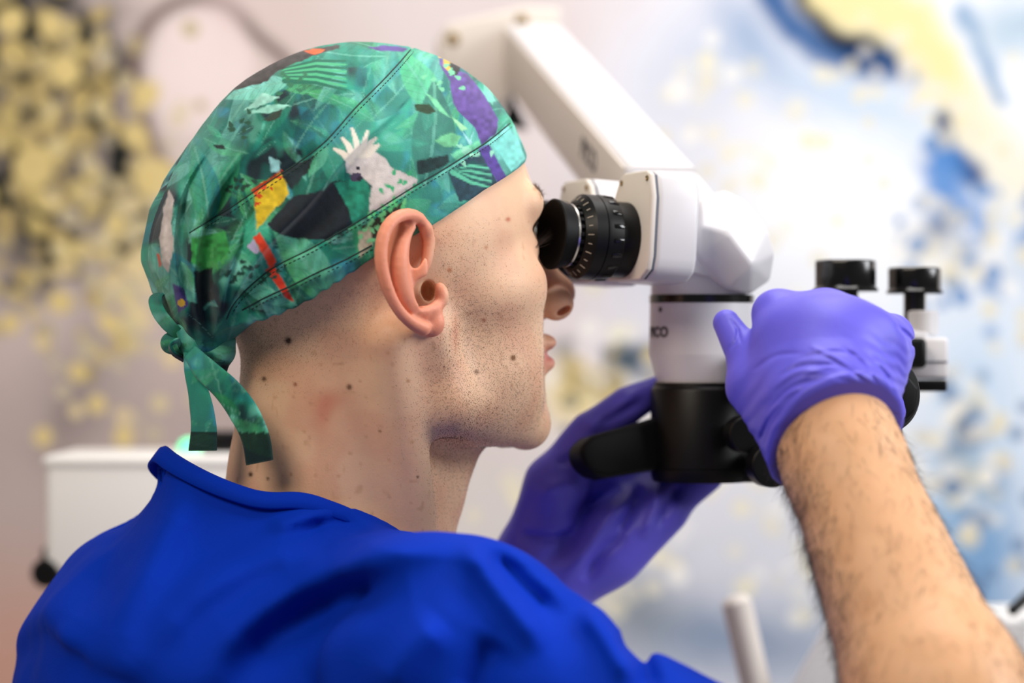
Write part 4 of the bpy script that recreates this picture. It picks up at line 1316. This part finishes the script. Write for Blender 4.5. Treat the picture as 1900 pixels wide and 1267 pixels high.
def glove_l(p):
    wr = P(1022, 1072, 178)
    roots = [P(1205, 862, 205), P(1236, 888, 196), P(1252, 915, 184), P(1240, 948, 170)]
    d = None
    for k in range(4):
        e = rc(p, wr + A([4 * k - 4, -3 * k, -3 * k + 6]), roots[k], 17, [12, 12, 11, 10][k])
        d = e if d is None else smin(d, e, 14)
    d = smin(d, rc(p, P(1000, 1060, 178), P(1120, 980, 172), 24, 20), 18)
    d = smin(d, rc(p, P(1130, 1020, 170), P(1215, 940, 172), 19, 14), 16)        # heel of the hand
    d = smin(d, rc(p, P(990, 1020, 176), P(1030, 900, 160), 20, 17), 16)         # ball of the thumb
    th = rc(p, P(1030, 900, 160), P(1098, 800, 160), 17, 12.5)
    th = np.minimum(th, rc(p, P(1098, 800, 160), P(1165, 752, 164), 12.5, 11))
    th = np.minimum(th, rc(p, P(1165, 752, 164), P(1222, 722, 172), 11, 8.5))
    d = smin(d, th, 8)
    d = smin(d, ell(p, P(1130, 885, 190), (32, 12, 22), rot('Y', -25)), 16)
    for k in range(4):
        a = roots[k]; L = [40, 44, 41, 33][k]; r = [10, 10.4, 10, 9][k]
        b = a + nrm(A([.72, .25, .6])) * L; c = b + nrm(A([.1, -.5, .85])) * L * .62; e_ = c + nrm(A([-.6, -.6, .3])) * L * .45
        f = np.minimum(np.minimum(rc(p, a, b, r * 1.08, r), rc(p, b, c, r, r * .9)), rc(p, c, e_, r * .9, r * .78))
        d = smin(d, f, 4)
    d = smin(d, rc(p, WRL, P(1060, 1010, 180), 26.5, 24), 10)
    near = np.abs(d) < 7
    if near.any():
        q = p[near].astype(float)
        h = RELIEF_L(*PX(q)) + (vnoise(q, 16, 44) - .5) * 1.6
        d[near] = d[near] - h.astype(f32)
    ax = nrm(ELL_ - WRL)
    d = smax(d, (p - (WRL + ax * 6).astype(f32)) @ ax.astype(f32), 1.5)
    return d
gv, gf = mesh_sdf(glove_l, axis_grid(-10, 200, [(999, 1.8)]), axis_grid(120, 290, [(999, 1.9)]), axis_grid(-185, 40, [(999, 1.8)]), margin=6)
go2 = mesh_np('glove', gv, gf, M['glove'], person)
tag(go2, 'violet nitrile glove on the open hand under the black handle')

# ------------------------------------------------------------------ surgical microscope
BX, BY = P(1302, 600, 150)[0], 150.0
def bz(py, y=BY): return (633.5 - py) * (DIST + y) / FPX
mic = empty('surgical_microscope', A([BX, BY, bz(892)]))
tag(mic, 'white and black surgical microscope with twin eyepieces on an angled arm', 'microscope')
B0 = A([BX, BY, 0.])
def ringz(name, prof, mat, parent=mic, c=B0, seg=72, smooth=30): return lathe(name, c, Z3, prof, mat, parent, seg, smooth)
# body
body_w = ringz('body_shell', [(bz(712), 26), (bz(708), 26.5), (bz(660), 31), (bz(655), 31.2), (bz(560), 30.6)], M['white'], smooth=20)
ringz('trim_ring', [(bz(563), 30.0), (bz(562), 31.0), (bz(548), 31.0), (bz(547), 30.0)], M['gloss'], body_w)
ringz('swivel_collar', [(bz(549), 30.2), (bz(500), 29.4), (bz(494), 27), (bz(470), 22)], M['white'])
lo = ringz('lens_housing', [(bz(888), 28), (bz(892), 29), (bz(880), 30.2), (bz(868), 30.2), (bz(867), 29.8), (bz(866), 30.2), (bz(724), 30.2), (bz(720), 29.6), (bz(716), 28.5), (bz(709), 28.2)], M['black'])
ringz('front_lens', [(bz(893), 22), (bz(890), 23)], M['glass'], lo)
# wide lower block running back under the right hand
box('drive_block', A([BX + 34, BY + 4, bz(870)]), X3, Y3, Z3, (64, 46, 14), M['black'], mic, 2.5)
# printing on the shell
def wrap(a0, z0, r):
    def f(u, v, w):
        a = math.radians(a0) + u / r
        return A([BX + (r + w) * math.sin(a), BY - (r + w) * math.cos(a), z0 + v])
    return f
text_mesh('lettering', 'PICO', 8.2, wrap(-62, bz(617), 31.0), M['print'], body_w, 0.045)
lathe('index_dot', A([BX + 30.4 * math.sin(math.radians(-56)), BY - 30.4 * math.cos(math.radians(-56)), bz(575)]), A([math.sin(math.radians(-56)), -math.cos(math.radians(-56)), 0]), [(-.5, 1.6), (.5, 1.6), (.8, 1.0)], M['print'], body_w, 20)
for px_, py_, r_, dp in ((1372, 805, 10.5, 112), (1420, 862, 12.5, 104)):
    c = P(px_, py_, dp)
    kb = lathe('focus_knob', c, A([0.25, -1, 0]), [(-26, 6), (0, 6.2), (0.1, r_ * .93), (1, r_), (12, r_), (13, r_ * .93), (13.2, r_ * .7), (12.6, 0)], M['black'], mic, 40)

# binocular head: along the line of sight of the person
BD = nrm(A([math.cos(PSI), math.sin(PSI), -0.06])); BR = RT.copy(); BU_ = np.cross(BR, BD)
eyeN = to_world((88, 32, 17))
def eyepiece(c, main):
    ep = lathe('eyepiece', c, BD, [(16, 17), (17, 18.5), (28, 18.5), (30, 21.3), (49, 21.6), (49, 15)], M['black'], mic, 72)
    cup = lathe('eyecup', c, BD, [(3.0, 12), (1.5, 16.5), (0, 19.4), (0.6, 20.0), (2.6, 19.8), (7, 18.3), (9.5, 17.8), (10, 15)], M['rubber'], ep, 72)
    lathe('ocular_lens', c, BD, [(3.2, 11.9), (4, 9), (4.2, 0)], M['glass'], ep, 48)
    lathe('metal_ring', c, BD, [(9.0, 15), (9.1, 18.1), (10.2, 18.1), (10.3, 15)], M['chrome'], ep, 72)
    kn = lathe('knurled_ring', c, BD, [(10.3, 15), (10.4, 17.2), (15, 17.2), (15.4, 16)], M['rubber'], ep, 72)
    col = lathe('dioptre_ring', c, BD, [(12.6, 17), (12.8, 19), (17.0, 23.2), (17.8, 23.9), (24.4, 24.1), (24.6, 23.6), (24.9, 23.6), (25.1, 24.1), (27, 24.2), (34.6, 23.6), (35.4, 22.8), (35.6, 18)], M['black'], ep, 96, 22)
    x, y, z = frame(BD)
    tooth = rib = tick = None
    def rad(a): return x * math.cos(a) + y * math.sin(a)
    def copies(first, proto_c, n, fn):
        pass
    for k in range(26):
        a = 2 * math.pi * k / 26; n_ = rad(a); t_ = np.cross(BD, n_)
        box('knurl_tooth', c + BD * 12.2 + n_ * 17.6, t_, BD, n_, (2.3, 3.6, 1.8), M['rubber'], kn, .35, 1)
    for k in range(18):
        a = 2 * math.pi * (k + .3) / 18; n_ = rad(a); t_ = np.cross(BD, n_)
        sl = nrm(BD * 7.6 - n_ * .5)
        box('grip_rib', c + BD * 31.4 + n_ * 23.75, t_, sl, np.cross(t_, sl), (2.6, 6.4, 1.6), M['gloss'], col, .6, 2)
    for k in range(26):
        a = 2 * math.pi * k / 26; n_ = rad(a); t_ = np.cross(BD, n_)
        sl = nrm(BD * 4.4 + n_ * 4.2)
        ln = 3.4 if k % 2 else 2.2
        box('scale_mark', c + BD * 15 + n_ * 21.25, t_, sl, np.cross(t_, sl), (.36, ln, .5), M['tick'], col, 0)
    return ep
EC = [P(1022, 434, 76), None]
EC[1] = EC[0] - BR * 60
for k in range(2): eyepiece(EC[k], k == 0)
# prism housings behind the tubes
def housing(c, k):
    o = c + BD * 46
    ol = [(-29, -24), (-23, -31.5), (18, -31.5), (27, -26), (29, -18), (29, 16), (25, 29), (20, 31), (-8, 31), (-14, 27), (-29, -2)]
    if k == 1: ol = [(-a, b) for a, b in ol[::-1]]
    h = prism('prism_housing', o + BD * 4.2 - BU_ * 3, BR, BU_, BD, [(a, b) for a, b in ol], 27, M['white'], mic, 4.5, 5)
    pl = prism('cover_plate', o - BU_ * 3, BR, BU_, BD, [(a * .985, b * .985) for a, b in ol], 3.6, M['beige'], h, 1.2, 3)
    prism('panel_gap', o + BD * 3.0 - BU_ * 3, BR, BU_, BD, [(a * .965, b * .965) for a, b in ol], 2.0, M['seam'], h, 0)
    for a, b in ((-10, 25), (22, 26), (-24, 4)):
        if k == 1: a = -a
        lathe('screw', o + BR * a + BU_ * (b - 3) + BD * 1, -BD, [(0, 1.7), (1.4, 1.7), (1.7, 1.2), (1.2, .8), (1.2, 0)], M['screw'], h, 16)
    return h
housing(EC[0] + BR * 3 + BU_ * 11, 0); housing(EC[1] - BR * 3 + BU_ * 11, 1)
# bridge between the two housings
mid = (EC[0] + EC[1]) / 2
box('bridge', mid + BD * 66 + BU_ * 6, BR, BU_, BD, (40, 40, 26), M['white'], mic, 3)
lathe('bridge_tube', mid + BD * 74 + BU_ * 4, (P(1352, 455, 168) - (mid + BD * 74 + BU_ * 4)), [(0, 21), (16, 20), (40, 19), (58, 18)], M['white'], mic, 48)
# angled swivel head
c = P(1352, 450, 150)
def hp(px, py, y): return P(px, py, y)
pts = [hp(*q) for q in ((1300, 372, 120), (1345, 352, 128), (1385, 372, 124), (1352, 432, 100), (1300, 420, 104), (1398, 494, 104), (1438, 470, 126), (1425, 425, 122), (1430, 520, 132), (1392, 546, 124), (1352, 535, 112), (1296, 470, 106), (1325, 520, 116))]
pts += [p + A([-12, 66, 0]) for p in pts]
hull('swivel_head', pts, M['white'], mic, 3.0, 4)
lathe('swivel_neck', P(1300, 500, 140), nrm(A([.25, .1, 1.])), [(-6, 24), (10, 25), (22, 22), (34, 18)], M['white'], mic, 48)

# suspension arm: comes down towards the camera
SA, SB = P(985, 95, 640), P(1222, 372, 215)
ad = nrm(SB - SA); asd = nrm(np.cross(ad, Z3)); an_ = np.cross(asd, ad)
if asd[1] > 0: asd = -asd
ln = np.linalg.norm(SB - SA)
armw, armh = 44.0, 46.0
ac = (SA + SB) / 2
arm_o = prism('suspension_arm', SA - ad * 6, asd, an_, ad, rounded(armw, armh, 5), ln + 12, M['white'], mic, 0)
prism('arm_side_cover', SA + asd * (armw / 2 - .6) - ad * 4, ad, an_, asd, [(0, -armh / 2 + 1), (ln, -armh / 2 + 1), (ln, armh / 2 - 3), (0, armh / 2 - 3)], 2.0, M['beige'], arm_o, .6, 2)
def armtext(u, v, w): return SB - ad * 104 + ad * u + an_ * (v + 2) + asd * (armw / 2 + 1.5 + w)
text_mesh('lettering', 'PICO', 20, armtext, M['print'], arm_o, 0.02, .3)
# upper joint of the arm
jo = prism('arm_joint', SA + ad * 14 + A([18, 0, -18]) + asd * 26, X3, Z3, Y3, [(-70, 26), (-62, 42), (0, 56), (30, 54), (22, 20), (-4, -10), (-22, -30), (-48, -26), (-66, -4)], 46, M['beige'], mic, 4, 3)
for a, b in ((-56, 30), (-2, 44)):
    lathe('joint_screw', SA + ad * 14 + A([18, 0, -18]) + asd * 26 + X3 * a + Z3 * b, -Y3, [(-2, 5.5), (1, 5.5), (2, 4), (1, 2.5), (1, 0)], M['screw'], jo, 24)
prism('joint_recess', SA + ad * 14 + A([18, 0, -18]) + asd * 26 - Y3 * 1.5 + A([-18, 0, -30]), X3, Z3, Y3, [(0, -8), (22, -12), (8, 16)], 5, M['gloss'], jo, .8, 2)
# joint block where the arm meets the head
hull('arm_foot', [SB + ad * a + asd * b + an_ * e for a in (-4, 26) for b in (-20, 20) for e in (-22, 20)] + [P(1340, 400, 190), P(1380, 430, 190), P(1340, 430, 200)], M['white'], mic, 3)

# handles, clamps and knobs on the far side of the right hand
hb = P(1480, 700, 118)
def rod(name, a, b, r, mat, parent, bev=1.0, seg=32):
    a = np.asarray(a, dtype=float); b = np.asarray(b, dtype=float); L = np.linalg.norm(b - a)
    return lathe(name, a, b - a, [(0, r - bev), (bev, r), (L - bev, r), (L, r - bev)], mat, parent, seg)
br = box('handle_bracket', A([BX + 52, 120, bz(690)]), X3, Y3, Z3, (70, 20, 22), M['black'], mic, 3)
rod('handle_stem', A([BX + 84, 128, bz(690)]), P(1560, 655, 12), 7, M['black'], mic)
g1 = lathe('hand_grip', P(1405, 650, 2), P(1720, 672, 12) - P(1405, 650, 2), [(0, 9), (2, 12.5), (40, 14), (74, 12.5), (76, 9)], M['rubber'], mic, 40)
fl_c = P(1634, 730, 10)
lathe('grip_flange', fl_c, A([.35, -1, .1]), [(-14, 12), (-10, 20), (-4, 21.5), (4, 21.5), (8, 19), (9, 12), (9, 0)], M['rubber'], mic, 56)
prism('flange_latch', P(1668, 742, 2), nrm(A([1., .3, .2])), Z3, Y3, [(0, -14), (10, -8), (12, 4), (6, 12), (-4, 10)], 10, M['rubber'], mic, 2)
# left handle: black grip lying in the crook of the thumb
gl0, gl1 = P(1086, 866, 130), P(1240, 806, 152)
hx = nrm(gl1 - gl0); hy = nrm(np.cross(A([0, 1., 0]), hx)); hz = np.cross(hx, hy)
Lh = np.linalg.norm(gl1 - gl0)
ol = [(Lh, -12), (Lh, 20), (6, 10), (0, 6), (-4, 0), (-5, -7), (-2, -13), (6, -16), (20, -15)]
prism('left_hand_grip', gl0 - hz * 11, hx, hy, hz, ol, 22, M['rubber'], mic, 6, 4)

def knob(c, r, h, name='clamp_knob'):
    n = 8; o = []
    for k in range(n * 4):
        a = 2 * math.pi * k / (n * 4); o.append((r * (1 + .025 * math.cos(n * a)) * math.cos(a), r * (1 + .025 * math.cos(n * a)) * math.sin(a)))
    kb = prism(name, c, X3, Y3, Z3, o, h, M['gloss'], mic, 1.5, 3)
    lathe('knob_skirt', c, Z3, [(-1.2, r * .9), (-1, r * 1.08), (.6, r * 1.08), (2.5, r * .98)], M['gloss'], kb, 48)
    lathe('knob_stem', c, Z3, [(-24, r * .42), (-1, r * .42)], M['gloss'], kb, 32)
    return kb
k1 = P(1569, 538, 175); knob(k1, 18.0, 18)
k2 = P(1697, 542, 190); knob(k2, 15.8, 15)
cl = lathe('clamp_collar', P(1710, 622, 190), Z3, [(0, 9.5), (.8, 10.2), (14, 10.2), (15, 9.4)], M['white'], mic, 40)
cb = box('clamp_block', P(1716, 664, 190), X3, Y3, Z3, (25, 24, 25), M['white'], mic, 2.5)
box('clamp_slot', P(1730, 671, 190) - Y3 * 12.2, X3, Z3, Y3, (14, 1.0, .6), M['seam'], cb, 0)
box('clamp_foot', P(1712, 715, 190), X3, Y3, Z3, (26, 24, 7), M['black'], mic, 1.5)
box('clamp_post', P(1640, 640, 190), X3, Y3, Z3, (52, 22, 18), M['white'], mic, 3)
rod('clamp_arm', P(1560, 600, 176), P(1572, 655, 178), 9, M['black'], mic)
box('cross_beam', P(1545, 655, 172), X3, Y3, Z3, (110, 20, 18), M['black'], mic, 3)
tube('cable', spline([P(1620, 668, 170), P(1650, 720, 150), P(1668, 790, 130), P(1664, 850, 126), P(1640, 900, 140), P(1560, 905, 150), P(1440, 880, 150)], 60), 1.5, M['black'], mic, 10)

# ------------------------------------------------------------------ things in the room behind
dv = empty('medical_device', A([P(270, 940, 520)[0], 520, P(0, 1075, 520)[2]]))
tag(dv, 'white box-shaped medical device with a green lamp behind the blue shoulder', 'device')
dc = P(290, 945, 520)
pr = box('casing', P(290, 945, 560), X3, Y3, Z3, (148, 110, 88), M['plastic'], dv, 5, 4)
box('cover_lip', P(290, 850, 560), X3, Y3, Z3, (152, 114, 8), M['plastic'], dv, 3)
lathe('side_knob', P(92, 1060, 520), -Y3, [(-20, 10), (0, 11), (14, 11), (16, 9)], M['black'], dv, 32)
box('knob_bracket', P(130, 1040, 540), X3, Y3, Z3, (40, 20, 22), M['black'], dv, 3)
rod('stand_post', P(290, 1030, 560) , A([P(290, 1030, 560)[0], 560, zfl + 30]), 18, M['plastic'], dv)
lathe('stand_base', A([P(290, 1030, 560)[0], 560, zfl]), Z3, [(0, 150), (14, 150), (24, 120), (34, 24)], M['plastic'], dv, 48)
lm = bpy.data.materials.new('green_lamp'); lm.use_nodes = True
b_ = lm.node_tree.nodes['Principled BSDF']; b_.inputs['Base Color'].default_value = (.1, .6, .3, 1); b_.inputs['Emission Color'].default_value = (.15, 1, .45, 1); b_.inputs['Emission Strength'].default_value = 1.2
lathe('indicator_lamp', P(352, 836, 530), Z3, [(0, 9), (4, 8.5), (8, 6), (10, 0)], lm, dv, 32)
box('sensor_head', P(412, 818, 540), X3, Y3, Z3, (30, 18, 16), M['black'], dv, 3)

tag(rod('white_rod', P(1364, 1106, 420), P(1436, 1420, 420), 10.5, M['beige'], None, 4), 'slim white rod leaning beside the hairy forearm', 'rod')
wp = hull('white_stand', [P(*q) for q in ((1548, 1130, 400), (1395, 1400, 400), (1700, 1420, 400), (1640, 1130, 410), (1548, 1130, 450), (1395, 1400, 450), (1700, 1420, 420), (1640, 1130, 420))], M['plastic'], None, 4)
tag(wp, 'white slanted stand partly hidden by the forearm', 'stand')
tr = empty('instrument_tray', P(1860, 1240, 420))
tag(tr, 'white instrument stand with a black handpiece beyond the elbow', 'stand')
box('tray', P(1870, 1235, 440), X3, Y3, Z3, (100, 90, 80), M['plastic'], tr, 8, 4)
rod('handpiece', P(1876, 1135, 380), P(1925, 1090, 400), 4, M['black'], tr)
